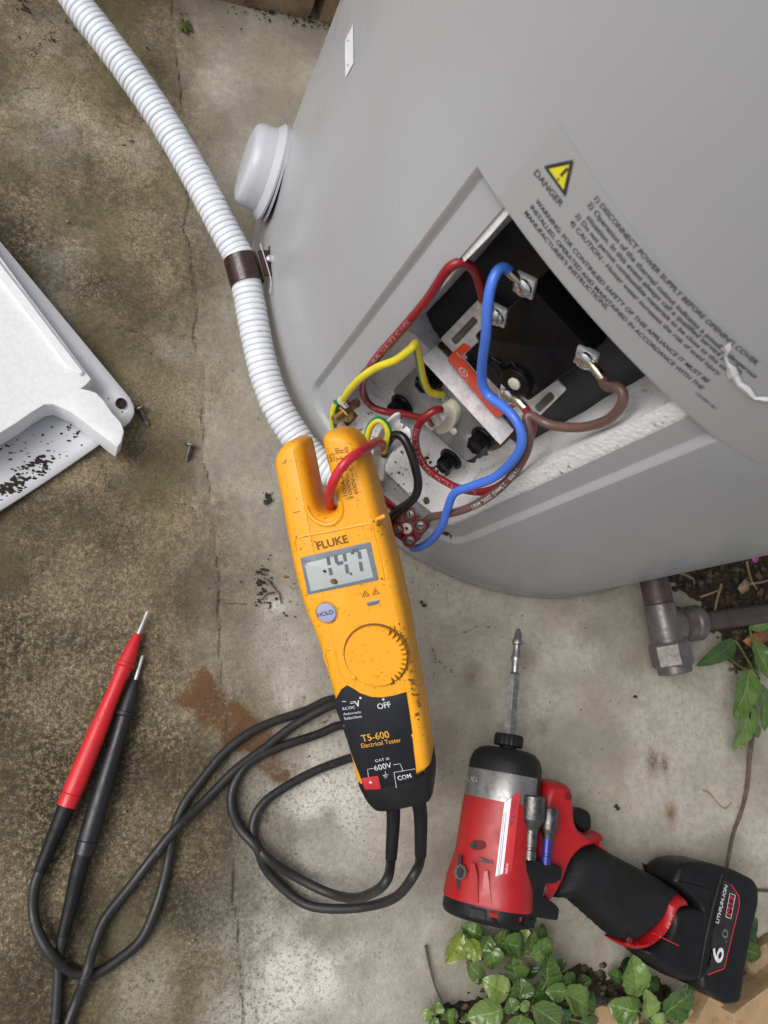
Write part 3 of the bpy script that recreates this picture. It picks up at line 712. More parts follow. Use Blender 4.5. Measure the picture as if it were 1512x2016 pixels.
lt = NT('sticker film'); lt.set(col=lt.mix(lt.noise(20, 3), (.358, .362, .372), (.378, .382, .39)), rough=.28, spec=.5)
label = obj('warning_label', *cyl_patch(dg(-146.8), dg(-110), lambda t: ztop(t) + .0016, .3572, TR + .00025), lt.m, heater)
label['label'] = 'pale printed warning label above the opening'
m_print_l = plain('label print', (.035, .035, .04), .5)
LINES = [('WARNING: FOR CONTINUED SAFETY OF THIS APPLIANCE IT MUST BE', (1055, 396), (1392, 752), .014), ('INSTALLED, OPERATED AND MAINTAINED IN ACCORDANCE WITH THE', (1045, 408), (1381, 765), .014), ("MANUFACTURER'S INSTRUCTIONS.", (1033, 419), (1195, 609), .014),
         ('1) DISCONNECT POWER SUPPLY BEFORE OPENING COVER.', (1171, 391), (1489, 718), .014), ('2) Operation of the thermal cutout indicates a possibly dangerous', (1157, 402), (1486, 743), .01), ('situation. In this event always call a qualified service person.', (1155, 428), (1460, 736), .01),
         ('3) Do not permit combustible materials to be close to this cover.', (1133, 424), (1446, 743), .01), ('4) CAUTION - Hotter water increases the risk of scald injury.', (1122, 437), (1416, 738), .01), ('DANGER', (1052, 341), (1104, 407), .010), ('1223097-BC', (1369, 773), (1408, 805), .0)]
for body_, p0, p1, b_ in LINES:
    obj('lettering', *cyl_text(body_, p0, p1, TR + .0005, 1.0, b_), m_print_l, label, smooth=0)
def cyl_tri(pts, R): return [cylp(*thz(*p), R) for p in pts], [[0, 1, 2]]
tri = [(1071, 326), (1132, 313), (1115, 388)]
c_ = np.mean(tri, axis=0); inn = [tuple(c_ + (np.array(p) - c_) * .66) for p in tri]
def cyl_poly(pts, R, dens=6):
    V = []; n = len(pts)
    for i in range(n):
        for k in range(dens): V.append(tuple(np.array(pts[i]) + (np.array(pts[(i + 1) % n]) - np.array(pts[i])) * k / dens))
    return [cylp(*thz(*p), R) for p in V], [list(range(len(V)))]
obj('warning_triangle', *cyl_poly(rounded(tri, 6, 2), TR + .0005), m_print_k, label, smooth=0)
obj('triangle_field', *cyl_poly(inn, TR + .0007), m_tri, label, smooth=0)
obj('exclamation_mark', *cyl_poly([(1119, 327), (1122, 331), (1109, 347), (1105, 343)], TR + .0009), m_print_k, label, smooth=0)
obj('exclamation_dot', *cyl_poly([(1102, 348), (1105, 351), (1102, 354), (1099, 351)], TR + .0009), m_print_k, label, smooth=0)
stk = obj('white_sticker', *cyl_poly([(696.5, 48), (697.5, 124), (681.5, 154), (681, 80)], TR + .0004), m_tape, heater, smooth=0); stk['label'] = 'narrow white sticker with pointed ends'
for y in (80, 128): obj('sticker_mark', *cyl_poly([(684, y), (689, y - .5), (689, y + .5), (684, y + 1)], TR + .0006, 1), m_grey, stk, smooth=0)
sm = plain('white scuff', (.6, .6, .61), .7, bump=.6, bs=400)
def scuff(pts, w):
    V, F = [], []
    for i, (u, v) in enumerate(pts):
        k = rng.uniform(.25, 1.1) * w; u += rng.uniform(-3, 3); V += [cylp(*thz(u - k, v + k * .6), TR + .0009), cylp(*thz(u, v), TR + .0016), cylp(*thz(u + k, v - k * .6), TR + .0009)]
        if i: a = 3 * i; F += [[a - 3, a - 2, a + 1, a], [a - 2, a - 1, a + 2, a + 1]]
    obj('paint_scuff', V, F, sm, heater)
scuff([(1432, 676), (1434, 688), (1430, 700), (1433, 712), (1441, 726), (1447, 738)], 10)
scuff([(1447, 738), (1456, 752), (1468, 764), (1480, 775), (1486, 780), (1495, 781), (1514, 784)], 8)

# ---------------------------------------------------------------- round cap on the tank's left side
def make_cap():
    th = dg(172.5); zc = .0735
    n_ = np.array([math.cos(th), math.sin(th), 0]); n_ = nrm(n_ + np.array([0, 0, .03])); c = cylp(th, zc, TR - .003)
    t = thing('plastic_cap', tuple(c), 'round white plastic cap fixed to the left side of the grey tank', 'cap')
    obj('gasket', *lathe(c, n_, [(0, .029), (.007, .029)], 48), m_black, t)
    obj('back_flange', *lathe(c + n_ * .0035, n_, [(0, .0335), (.0015, .0337), (.0018, .0325)], 56), m_white, t)
    n_ = nrm(n_ + np.array([0, 0, .05]))
    obj('flange', *lathe(c + n_ * .0068, n_, [(0, .0335), (.0015, .0337), (.0026, .0325), (.006, .0292)], 56), m_white, t)
    obj('dome', *lathe(c + n_ * .012, n_, [(0, .0294), (.0085, .0284), (.0125, .0275), (.0146, .0256), (.0155, .0225), (.0158, .012), (.0159, .0)], 56), m_white, t, smooth=50)
make_cap()
# ================================================================== WHITE CORRUGATED CONDUIT AND ITS CLIP
CON = [(108, -70, .056), (148, 0, .055), (207, 78, .055), (261, 150, .055), (328, 248, .055), (392, 358, .055), (440, 450, .055), (476, 520, .054), (489, 580, .052), (500, 640, .050), (517, 720, .047), (541, 790, .045), (575, 850, .044), (614, 900, .046), (660, 933, .051), (705, 943, .058), (738, 938, .066)]
con_path = catmull([P(*c) for c in CON], 14)
def make_conduit():
    pitch = .0041; prof = [(0, .0099), (.06, .0101), (.12, .01065), (.20, .01085), (.50, .0109), (.80, .01085), (.88, .01065), (.94, .0101)]
    pts = np.array(con_path); L = np.r_[0, np.cumsum(np.linalg.norm(np.diff(pts, axis=0), axis=1))]
    s, r = [], []; k = 0
    while (k + 1) * pitch < L[-1]:
        jt = 1 + rng.uniform(-.02, .02)
        for f, q in prof: s.append((k + f) * pitch + rng.uniform(-.00006, .00006)); r.append(q * jt)
        k += 1
    q = np.stack([np.interp(s, L, pts[:, i]) for i in range(3)], 1)
    # smooth the tangents by giving tube() the dense path
    o = obj('conduit', *tube(q, r, 26), m_conduit, None, smooth=60)
    tag(o, 'white corrugated flexible conduit curving down beside the grey tank', 'conduit')
    e = q[-1]; t = nrm(q[-1] - q[-8])
    obj('end_collar', *tube([e - t * .004, e + t * .004, e + t * .0055], [.0112, .0112, .0104], 28), m_white, o)
make_conduit()
def make_clip():
    i = int(np.argmin([np.linalg.norm(p - P(483, 533, .055)) for p in con_path])); c = con_path[i]; t = nrm(con_path[i + 3] - con_path[i - 3])
    out = TC - c; out[2] = 0; out = nrm(out); side = nrm(out - (out @ t) * t); up2 = nrm(np.cross(t, side)); up2 = up2 if up2[2] > 0 else -up2
    o = thing('conduit_clip', tuple(c), 'dark brown plastic saddle clip holding the white conduit against the tank', 'clip')
    V, F = [], []; n = 40
    prof = [(-.0100, .0112), (-.0098, .0122), (0, .0124), (.0098, .0122), (.0100, .0112)]
    for a, r in prof:
        for k in range(n):
            an = 2 * math.pi * k / n; V.append(c + t * a + r * (math.cos(an) * side + math.sin(an) * up2))
    m = len(prof)
    for a in range(m):
        for k in range(n):
            j = (k + 1) % n; b = (a + 1) % m; F.append([a * n + k, a * n + j, b * n + j, b * n + k])
    obj('band', V, F, m_brown, o)
    pl = Plane(c + side * .0165 + up2 * .009, t, up2 + side * .15)
    obj('tab', *box(pl, -.0095, .0095, -.006, .006, -.0012, .0012, .001), m_brown, o)
    pl2 = Plane(c + side * .0215 + up2 * .010, t, nrm(-side + up2 * .7))
    obj('wall_plate', *box(pl2, -.0125, .0125, -.003, .0105, -.0008, .0008, .0008), plain('brown rusty plate', (.085, .026, .016), .45, var=.4, vs=150, bump=.3), o)
    obj('clip_screw', *lathe(c + side * .0175 + up2 * .0102 - t * .002, up2, [(0, .0030), (.0022, .0028), (.003, .0018)], 18), m_zinc, o)
    a, b = c + side * .0135 + up2 * .0105 - t * .014, c + side * .0140 + up2 * .0105 + t * .013
    obj('tie_strip', *tube(catmull([a, (a + b) / 2 + up2 * .0010, b, b + t * .008 - side * .002 - up2 * .004], 6), .0004, 6), m_white, o)
make_clip()

# ================================================================== WIRES
def wire(pts, r, mat, label, group=None, n=14, stripe=None, name='wire'):
    q, s = resample(catmull(pts, 12), .0016); V, F = tube(q, r, n)
    fm = None; mats = mat
    if stripe:
        mats = [mat, stripe]; fm = [1 if (n > 2 and (i % n) / n < .42 and i < (len(q) - 1) * n) else 0 for i in range(len(F))]
    o = obj(name, V, F, mats, None, smooth=60, fm=fm); tag(o, label, 'wire', group); return o, q, s
FACE = nrm(PN * .62 + UP * .78)
def wire_text(o, q, s, r, body, s0, size, mat, rep=1, face=FACE):
    T, _, _ = frames(q); allp = []
    x = s0
    for ch in body:
        if ch == ' ': x += size * .42; continue
        V, F = text2d(ch)
        if len(V) == 0: continue
        w = V[:, 0].max() * size
        if x + w > s[-1]: break
        V3 = []
        for vx, vy in V:
            ss = x + vx * size; c = np.array([np.interp(ss, s, q[:, k]) for k in range(3)]); t = nrm([np.interp(ss, s, T[:, k]) for k in range(3)])
            f = nrm(face - (face @ t) * t); b = np.cross(f, t); h = (vy - .35) * size; a = h / r
            V3.append(c + (f * math.cos(a) + b * math.sin(a)) * (r + .00012))
        allp.append((V3, F)); x += w + size * .12
    if allp: obj('lettering', *join(*allp), mat, o, smooth=0)
RR = .0024
w1, q, s = wire([B(951, 590, .2225), B(946, 566, .226), B(935, 535, .231), B(918, 519, .236), B(900, 518, .240), B(878, 534, .243), B(842, 588, .246), B(790, 650, .247), B(742, 704, .246), B(716, 744, .243), B(714, 770, .238), B(728, 797, .233), B(756, 810, .229), B(790, 814, .226), B(826, 822, .224), B(850, 824, .2235)], RR, m_wred,
     'dark red printed wire arching along the left edge of the opening', 'wires inside the heater opening')
wire_text(w1, q, s, RR, 'YUAN DA ELECTRICAL MATERIAL CO.LTD', .085, .0034, m_wprint); wire_text(w1, q, s, RR, '300/500V', .200, .0034, m_wprint)
w2, q, s = wire([B(868, 806, .2235), B(856, 808, .228), B(838, 820, .233), B(823, 840, .236), B(818, 866, .238), B(825, 898, .239), B(844, 926, .240), B(878, 949, .242), B(912, 964, .243), B(950, 968, .242), B(985, 955, .239), B(1012, 928, .236), B(1034, 888, .233), B(1047, 852, .230), B(1046, 824, .227), B(1034, 804, .2235)], RR, m_wred,
     'dark red printed wire looping under the heating element plate', 'wires inside the heater opening')
wire_text(w2, q, s, RR, 'YUAN DA ELECTRICAL MATERIAL CO.LTD', .022, .0036, m_wprint)
w3, q, s = wire([B(1001, 532, .2235), B(990, 527, .2265), B(977, 537, .231), B(966, 566, .236), B(960, 608, .240), B(957, 660, .242), B(950, 712, .241), B(949, 752, .240), B(962, 779, .240), B(988, 798, .242), B(1012, 822, .245), B(1026, 850, .247), B(1025, 880, .249), B(1008, 909, .251), B(973, 940, .254), B(929, 957, .257), B(895, 971, .260), B(881, 1002, .264), B(870, 1036, .267), B(850, 1063, .269), B(828, 1077, .271), B(812, 1080, .272)], .0026, m_wblue,
     'bright blue wire running down to the red terminal block', 'wires inside the heater opening')
w4, q, s = wire([B(1187, 746, .2235), B(1191, 757, .226), B(1202, 762, .229), B(1216, 762, .231), B(1227, 778, .233), B(1220, 803, .234), B(1195, 827, .234), B(1154, 840, .233), B(1114, 841, .233), B(1076, 834, .234), B(1045, 818, .236), B(1036, 822, .238), B(1042, 850, .241), B(1036, 890, .244), B(1012, 931, .248), B(973, 970, .253), B(929, 997, .258), B(886, 1011, .262), B(852, 1017, .264), B(838, 1026, .265)], .0025, m_wbrown,
     'brown printed wire looping from the right thermostat terminal', 'wires inside the heater opening')
wire_text(w4, q, s, .0025, 'V4358 . 2.5mm2 200C 600V', s[-1] - .096, .0036, m_print_w, face=nrm(PN * .8 + UP * .6))
w5, q, s = wire([B(870, 777, .2135), B(858, 776, .219), B(843, 768, .224), B(832, 742, .229), B(824, 702, .234), B(818, 677, .238), B(809, 686, .242), B(780, 708, .246), B(744, 722, .249), B(712, 743, .251), B(690, 766, .252), B(674, 788, .252)], .00235, m_wyel,
     'green and yellow earth wire from the element plate to the earth stud', 'green and yellow earth wires', stripe=m_wgrn)
w6, q, s = wire([B(662, 792, .247), B(657, 808, .249), B(655, 828, .250), B(661, 852, .250), B(676, 880, .248), B(705, 915, .246), B(735, 935, .246)], .00235, m_wgrn,
     'short green and yellow earth wire below the earth stud behind the tester', 'green and yellow earth wires', stripe=m_wyel)
w7, q, s = wire([D(737, 944, .517), D(729, 925, .505), D(722, 897, .495), D(722, 866, .487), D(729, 840, .482), D(743, 827, .479), D(757, 833, .479), D(765, 852, .482), D(761, 872, .488), D(757, 888, .496)], .00235, m_wyel,
     'green and yellow earth wire curled in a small loop beside the black wire', 'green and yellow earth wires', stripe=m_wgrn)
w8, q, s = wire([D(757, 890, .500), D(752, 874, .486), D(742, 869, .466), D(729, 878, .438), D(708, 890, .4145), D(684, 907, .4075), D(665, 931, .4085), D(653, 957, .414), D(648, 980, .427), D(652, 996, .443), D(664, 1001, .462), D(700, 988, .478), D(738, 976, .489), D(764, 991, .498), D(782, 1006, .508)], .00265, m_wbright,
     'bright red wire hooked through the jaws of the yellow tester')
w9, q, s = wire([D(757, 895, .503), D(764, 872, .490), D(776, 857, .482), D(792, 860, .478), D(805, 882, .478), D(816, 915, .480), D(823, 948, .483), D(819, 974, .486), D(803, 992, .489), D(780, 1007, .492), D(763, 1026, .496), D(764, 1042, .506)], .0028, m_wblack,
     'black wire arching from the torn white sheath to the terminal block')
def make_sheath():
    Lf = catmull([D(729, 950, .524), D(731, 922, .514), D(736, 886, .503), D(747, 854, .494), D(763, 829, .486), D(781, 812, .480)], 5)
    Rt = catmull([D(754, 947, .524), D(757, 916, .512), D(767, 894, .503), D(781, 881, .496), D(796, 872, .490), D(810, 863, .484)], 5)
    m = len(Lf); n = 14; V, F = [], []; r_ = random.Random(3)
    for i in range(m):
        f = i / (m - 1); ax = nrm(Lf[min(i + 1, m - 1)] - Lf[max(i - 1, 0)] + Rt[min(i + 1, m - 1)] - Rt[max(i - 1, 0)]); c = (Lf[i] + Rt[i]) / 2
        w = nrm(CAMP - c); hw = np.linalg.norm(Rt[i] - Lf[i]) / 2
        for k in range(n + 1):
            g = k / n; dep = hw * (1.15 - .55 * f) * math.sin(math.pi * g) ** .8
            lip = (-.5 + abs(g - .5)) * .0 + (r_.uniform(-.0016, .0016) + .0022 * math.sin(g * 11)) * (1 if i == m - 1 else 0)
            V.append(Lf[i] * (1 - g) + Rt[i] * g - w * dep + ax * lip + w * .0006 * math.sin(g * 19) * f)
    for i in range(m - 1):
        for k in range(n): a = i * (n + 1) + k; F.append([a, a + 1, a + n + 2, a + n + 1])
    o = obj('cable_sheath', V, F, m_sheath, None, smooth=70); md = o.modifiers.new('wall', 'SOLIDIFY'); md.thickness = .0010
    tag(o, 'torn white cable sheath split open at the end of the conduit', 'cable sheath')
make_sheath()
# ---------------------------------------------------------------- terminal block
def make_terminal_block():
    c = D(803, 1041, .4985); pl = Plane(c, D(846, 1036, .500) - D(800, 1002, .498), nrm(CAMP - c) * .8 + UP * .2 + PN * .35)
    o = thing('terminal_block', tuple(c - pl.n * .012), 'dark red two way screw terminal block beside the tester', 'terminal block')
    quad = pl.px([(761, 1031), (799, 1001), (848, 1036), (808, 1078)])
    obj('block_body', *slab(rounded(quad, .0012), pl, bev(-.0135, 0, .0006, True)), m_maroon, o)
    lowq = pl.px([(757, 1046), (780, 1026), (828, 1062), (806, 1082)])
    obj('block_foot', *slab(rounded(lowq, .001), pl, bev(-.0155, -.006, .0006)), m_maroon, o)
    for u, v in ((807, 1012), (828, 1034), (783, 1041), (807, 1063)):
        q = pl.w(*pl.loc(u, v))
        b = obj('screw_well', *lathe(q, pl.n, [(-.004, .0044), (.0042, .0044), (.0047, .0041), (.0047, .0033), (.0005, .0031), (.0004, .0)], 22), m_maroon, o, smooth=30)
        obj('well_screw', *lathe(q, pl.n, [(.0002, .0030), (.0010, .0030), (.0012, .0024)], 16), m_dull, b)
        pq = Plane(q, pl.x + pl.y * rng.uniform(-1, 1), pl.n); obj('screw_slot', *box(pq, -.0019, .0019, -.0004, .0004, .0010, .0015), m_print_k, b)
    q = pl.w(*pl.loc(801, 1040))
    obj('fixing_ring', *lathe(q, pl.n, [(-.001, .0036), (.0016, .0036), (.0018, .0032), (.0018, .0012), (-.0005, .0010)], 20), m_cream, o)
make_terminal_block()

# ================================================================== THE YELLOW TESTER
tA, tB, tL, tR_ = D(600, 870, .420), D(785, 1600, .464), D(590, 1150, .4415), D(765, 1150, .4325)
tn = nrm(np.cross(tR_ - tL, tA - tB)); tn = tn if tn @ (CAMP - tA) > 0 else -tn
TP = Plane((tA + tB) / 2, tR_ - tL, tn)
tester = thing('electrical_tester', tuple(TP.w(0, 0, -.028)), 'worn yellow fork electrical tester with grey display lying across the tank edge', 'electrical tester')
OUT = [(536, 914), (541, 896), (549, 883), (560, 873), (573, 869), (584, 871), (592, 880), (600, 914), (608, 955), (616, 992), (624, 1009), (637, 1017), (652, 1013), (660, 1001), (659, 984), (652, 960), (645, 930), (638, 900), (632, 876), (632, 864), (638, 855), (649, 851), (668, 851), (686, 859), (701, 873), (711, 895), (720, 925), (731, 962), (744, 1012), (753, 1042), (762, 1076), (776, 1130), (788, 1184), (798, 1230), (808, 1290), (818, 1344), (829, 1402), (838, 1455), (843, 1500), (842, 1522),
       (800, 1540), (750, 1550), (704, 1552), (693, 1515), (681, 1470), (670, 1430), (659, 1391), (643, 1336), (627, 1281), (612, 1240), (601, 1215), (590, 1180), (579, 1142), (571, 1105), (563, 1063), (556, 1025), (550, 989), (543, 955)]
po = TP.px(OUT)
obj('body', *slab(smooth_poly(po, 2), TP, [(.0012, -.028), (.0003, -.0272), (0, -.0262), (0, -.0075), (.0004, -.0045), (.0012, -.0026), (.0024, -.0011), (.0038, -.0002), (.0045, 0)]), m_yellow, tester, smooth=50)
def edge_strip(pts, name, h, w=.0006):
    q = [TP.w(*TP.loc(u, v), h) for u, v in pts]; return obj(name, *tube(resample(catmull(q, 5), .002)[0], w, 8), m_yellow, tester)
edge_strip([(583, 1085), (580, 1068), (586, 1058), (650, 1046), (722, 1031), (730, 1034), (735, 1048), (748, 1100), (756, 1142)], 'display_surround', -.0003, .0009)
edge_strip([(738, 1026), (750, 1020), (757, 1017)], 'case_seam', -.0020, .0012); edge_strip([(645, 1312), (638, 1290), (641, 1281), (655, 1276), (660, 1281), (663, 1304), (672, 1330), (684, 1345)], 'ridge', -.0004, .0007)
edge_strip([(601, 996), (608, 1012), (620, 1025), (638, 1033), (655, 1031), (668, 1020), (673, 1002), (669, 986)], 'jaw_rim', -.0005, .0016)
# bottom cap
cap = obj('end_cap', *slab(smooth_poly(TP.px([(700, 1538), (750, 1538), (800, 1528), (841, 1508), (847, 1530), (849, 1545), (848, 1578), (836, 1590), (803, 1597), (769, 1604), (740, 1604), (725, 1592), (714, 1577)]), 2), TP, [(.0012, -.0292), (0, -.027), (-.0004, -.0075), (.0003, -.0042), (.0014, -.0018), (.0028, -.0006), (.004, -.0002)]), m_rubber, tester, smooth=50)
# black lower face
face = obj('face_panel', *slab(TP.px([(683, 1349), (676, 1354), (671, 1358), (664, 1371), (659, 1380), (660, 1392), (667, 1410), (672, 1424), (679, 1428), (675, 1433), (684, 1458), (690, 1478), (698, 1500), (706, 1520), (717, 1552), (755, 1550), (819, 1537), (819, 1512), (815, 1480), (812, 1452), (809, 1447), (812, 1443), (806, 1400), (800, 1362), (776, 1369), (753, 1373), (731, 1372), (708, 1364), (695, 1355)]), TP, bev(-.0005, .0006, .0003)), m_navy, tester)
red = obj('red_tag', *slab(rounded(TP.px([(711, 1531), (745, 1526), (751, 1552), (719, 1553)]), .001), TP, bev(.0004, .0010, .0002)), m_redtag, tester)
hT = .0009
def tt(body, p0, p1, mat, par, ysc=1.0, bold=0.0, h=hT): return obj('lettering', *text_fit(TP, body, p0, p1, h, ysc, bold), mat, par, smooth=0)
tt('T5-600', (714, 1459), (768, 1450), m_print_o, face, 1.05, .008); tt('Electrical Tester', (713, 1471), (791, 1459), m_print_o, face, 1.1)
tt('OFF', (745, 1395), (771, 1390), m_print_w, face, 1.05, .012); tt('V', (701, 1391), (711, 1389), m_print_w, face, 1.15, .012); tt('AC/DC', (675, 1397), (700, 1393), m_print_w, face, .95)
tt('~', (675, 1384), (683, 1383), m_print_w, face, 1.0); tt('Automatic', (677, 1407), (712, 1402), m_print_w, face, .85); tt('Selection', (679, 1416), (713, 1411), m_print_w, face, .85)
tt('CAT III', (740, 1499), (767, 1494), m_print_w, face, .8); tt('600V', (739, 1516), (773, 1509), m_print_w, face, .95); tt('COM', (785, 1535), (811, 1529), m_print_w, face, 1.05, .006)
tt('+', (728, 1543), (735, 1542), m_print_w, red, 1.0, .02, .0013)
for p0, p1 in (((726, 1528), (724, 1513)), ((724, 1513), (736, 1511)), ((775, 1504), (788, 1502)), ((788, 1502), (794, 1516)), ((776, 1519), (781, 1549)), ((776, 1519), (818, 1512)), ((690, 1381), (699, 1379)), ((690, 1384), (699, 1382)), ((759, 1517), (760, 1524)), ((754, 1525), (765, 1523)), ((756, 1527), (763, 1526)), ((758, 1530), (762, 1529))):
    obj('printed_line', *strip(TP, p0, p1, .0003, hT), m_print_w, face, smooth=0)
for u, v in ((710, 1373), (755, 1376)): obj('printed_dot', *lathe(TP.w(*TP.loc(u, v), .0005), TP.n, [(0, .0007), (.0003, .0007)], 12), m_print_w, face)
# display
scr = obj('display_frame', *slab(rounded(TP.px([(591, 1098), (729, 1066), (746, 1142), (606, 1171)]), .001), TP, bev(-.001, .0004, .0003)), m_lcdframe, tester)
lcd = obj('display_glass', *slab(rounded(TP.px([(600, 1109), (722, 1080), (736, 1136), (613, 1164)]), .0008), TP, bev(0, .0008, .0002)), m_lcd, scr)
def seg(p0, p1, w=.0019): obj('digit_segment', *strip(TP, p0, p1, w, .0011), m_seg, lcd, smooth=0)
seg((646, 1096), (649, 1111)); seg((650, 1117), (653, 1131))                      # 1
seg((661, 1092), (664, 1107)); seg((664, 1109), (676, 1106)); seg((678, 1089), (681, 1104)); seg((682, 1110), (685, 1128))   # 4
seg((689, 1129), (694, 1128), .0016)                                            # point
seg((694, 1084), (705, 1082)); seg((707, 1084), (710, 1099)); seg((710, 1105), (713, 1123)); seg((694, 1086), (695, 1090))                         # 7
seg((602, 1110), (604, 1110), .0008)
obj('display_crumb', *lump(TP.w(*TP.loc(659, 1143), .0016), .0024, 5, (1, .8, .5), 1, .5), m_rust, tester, smooth=0); obj('display_crumb', *lump(TP.w(*TP.loc(640, 1123), .0014), .0011, 8, (1, .8, .5), 1, .7), m_dirt, tester, smooth=0)
tt('FLUKE', (626, 1082), (687, 1067), m_print_br, tester, .95, .022, .0004)
# hold button, triangles, slot
hb = obj('hold_button', *lathe(TP.w(*TP.loc(643, 1206), -.001), TP.n, [(0, .0058), (.0016, .0058), (.0022, .0053), (.0024, .004), (.0024, 0)], 36), m_button, tester)
obj('button_ring', *lathe(TP.w(*TP.loc(643, 1206), -.001), TP.n, [(0, .0071), (.0013, .0068), (.0013, .0060), (0, .0059)], 36), m_yellowdk, tester)
obj('lettering', *text_fit(TP, 'HOLD', (628, 1213), (658, 1206), .0018, 1.05), m_print_k, hb, smooth=0)
for u, v in ((720, 1170), (740, 1166)):
    t_ = [(u - 6, v + 4.5), (u + 7, v + 2), (u - 1.5, v - 7)]
    for a in range(3): obj('triangle_line', *strip(TP, t_[a], t_[(a + 1) % 3], .00035, .0004), m_print_br, tester, smooth=0)
    obj('triangle_line', *strip(TP, (u - .8, v - 3), (u, v + 1.5), .0004, .0004), m_print_br, tester, smooth=0)
obj('slot_window', *slab(smooth_poly(TP.px([(722, 1188), (726, 1184), (743, 1180), (748, 1183), (746, 1187), (742, 1190), (727, 1193), (723, 1191)]), 3), TP, bev(-.0005, .0003, .0002)), m_grey, tester)
for body_, p0, p1 in (('100A~ CAT III', (684, 976), (667, 882)), ('1000V~ CAT II', (695, 978), (676, 885)), ('600V~ CAT III', (705, 972), (685, 880))):
    tt(body_, p0, p1, m_print_br, tester, .74, 0, .0004)
for q in ([(643, 897), (656, 893), (659, 906), (646, 909)],):
    for a in range(4): obj('printed_line', *strip(TP, q[a], q[(a + 1) % 4], .0003, .0004), m_print_br, tester, smooth=0)
for p0, p1 in (((652, 896), (648, 902)), ((648, 902), (655, 901)), ((655, 901), (651, 907)), ((577, 1009), (591, 1006)), ((682, 982), (697, 979))): obj('printed_line', *strip(TP, p0, p1, .0003, .0004), m_print_br, tester, smooth=0)
# rotary dial with finger notches on its right side
def make_dial():
    c2 = np.array(TP.loc(741, 1289)); r = .0180; c = TP.w(*c2, 0)
    obj('dial_groove', *lathe(c, TP.n, [(-.001, r + .0012), (.00035, r + .0012)], 64), m_print_br, tester)
    poly = []
    for k in range(360):
        a = math.radians(k) - math.pi; rr = r; d = math.degrees(a)
        if -62 < d < 62:
            f = (d + 62) / 124 * 12.0; f -= math.floor(f)
            if .28 < f < .72: rr = r - .0026 * min(1.0, (.22 - abs(f - .5)) / .06)
        poly.append((c2[0] + rr * math.cos(a), c2[1] + rr * math.sin(a)))
    dl = obj('dial', *slab(poly, TP, [(0, 0), (0, .0027), (.0002, .0030)]), m_yellow, tester, smooth=35)
    obj('dial_pointer', *lathe(TP.w(*TP.loc(698, 1329), .0025), TP.n, [(0, .0016), (.0012, .0014), (.0016, .0006)], 16), m_yellow, dl)
    wb = []; r2 = random.Random(2)
    gm = []
    for k in range(40):
        a = r2.choice((-1, 1)) * r2.uniform(.55, 1.15); rr = r + r2.uniform(.0005, .0022); p = c2 + rr * np.array([math.cos(a), math.sin(a)])
        gm.append(lump(TP.w(*p, .0002), r2.uniform(.0002, .0007), k, (1.3, 1, .25), 1, .6))
    for u, v, n, du, dv in ((744, 1028, 14, 4, 5), (762, 1236, 16, 10, 4), (800, 1300, 16, 4, 12), (812, 1345, 16, 3, 16), (822, 1395, 14, 3, 16), (620, 1068, 6, 8, 4), (575, 1150, 8, 4, 20), (700, 900, 8, 6, 10), (790, 1250, 12, 6, 8)):
        for k in range(n): gm.append(lump(TP.w(*TP.loc(u + r2.gauss(0, du), v + r2.gauss(0, dv)), -.0004), r2.uniform(.0003, .0010), k + u, (r2.uniform(.6, 2), 1, .45), 1, .6))
    g = obj('grime', *join(*gm), m_print_br, tester, smooth=0); g['kind'] = 'stuff'
make_dial()
# strain reliefs and the two test leads
def lead(relief, pts, rr, label, name='test_lead'):
    root = thing(name, tuple(P(*pts[-1][:2], 0)), label, 'test lead', 'test leads of the tester')
    obj('strain_relief', *tube(resample(catmull(relief, 6), .003)[0], np.linspace(.0047, .0037, len(resample(catmull(relief, 6), .003)[0])), 18), m_rubber, root)
    path = [relief[-2], relief[-1]] + [P(*p) if len(p) == 3 else p for p in pts]
    obj('cable', *tube(resample(catmull(path, 10), .0025)[0], rr, 14), m_cable, root, smooth=60)
    return root
zc = .0036
ri1 = [TP.w(*TP.loc(764, 1598), -.014), TP.w(*TP.loc(767, 1640), -.015), D(770, 1690, .486)]
ri2 = [TP.w(*TP.loc(815, 1592), -.014), TP.w(*TP.loc(822, 1635), -.015), D(828, 1685, .486)]
blk = lead(ri2, [(815, 1722, .080), (780, 1765, .058), (725, 1784, .036), (655, 1789, .017), (602, 1780, .008), (556, 1747, zc), (523, 1710, zc), (505, 1669, .009), (472, 1631, zc), (456, 1590, zc), (458, 1553, zc), (477, 1516, zc), (502, 1493, zc), (556, 1469, zc), (625, 1446, zc), (665, 1429, zc), (712, 1424, zc), (728, 1402, zc), (700, 1378, zc), (648, 1378, zc), (602, 1399, zc), (532, 1423, zc), (486, 1446, zc), (440, 1483, zc), (394, 1539, zc), (366, 1577, zc), (349, 1613, zc), (338, 1655, .006), (333, 1684, .004), (324, 1729, zc), (306, 1789, zc), (278, 1849, zc), (231, 1891, zc), (185, 1917, zc), (139, 1912, zc), (102, 1880, .009), (75, 1835, .007), (65, 1789, .005), (68, 1745, .006), (78, 1716, .006)], .0031,
     'test lead with red probe, its black cable curled beside the tester')
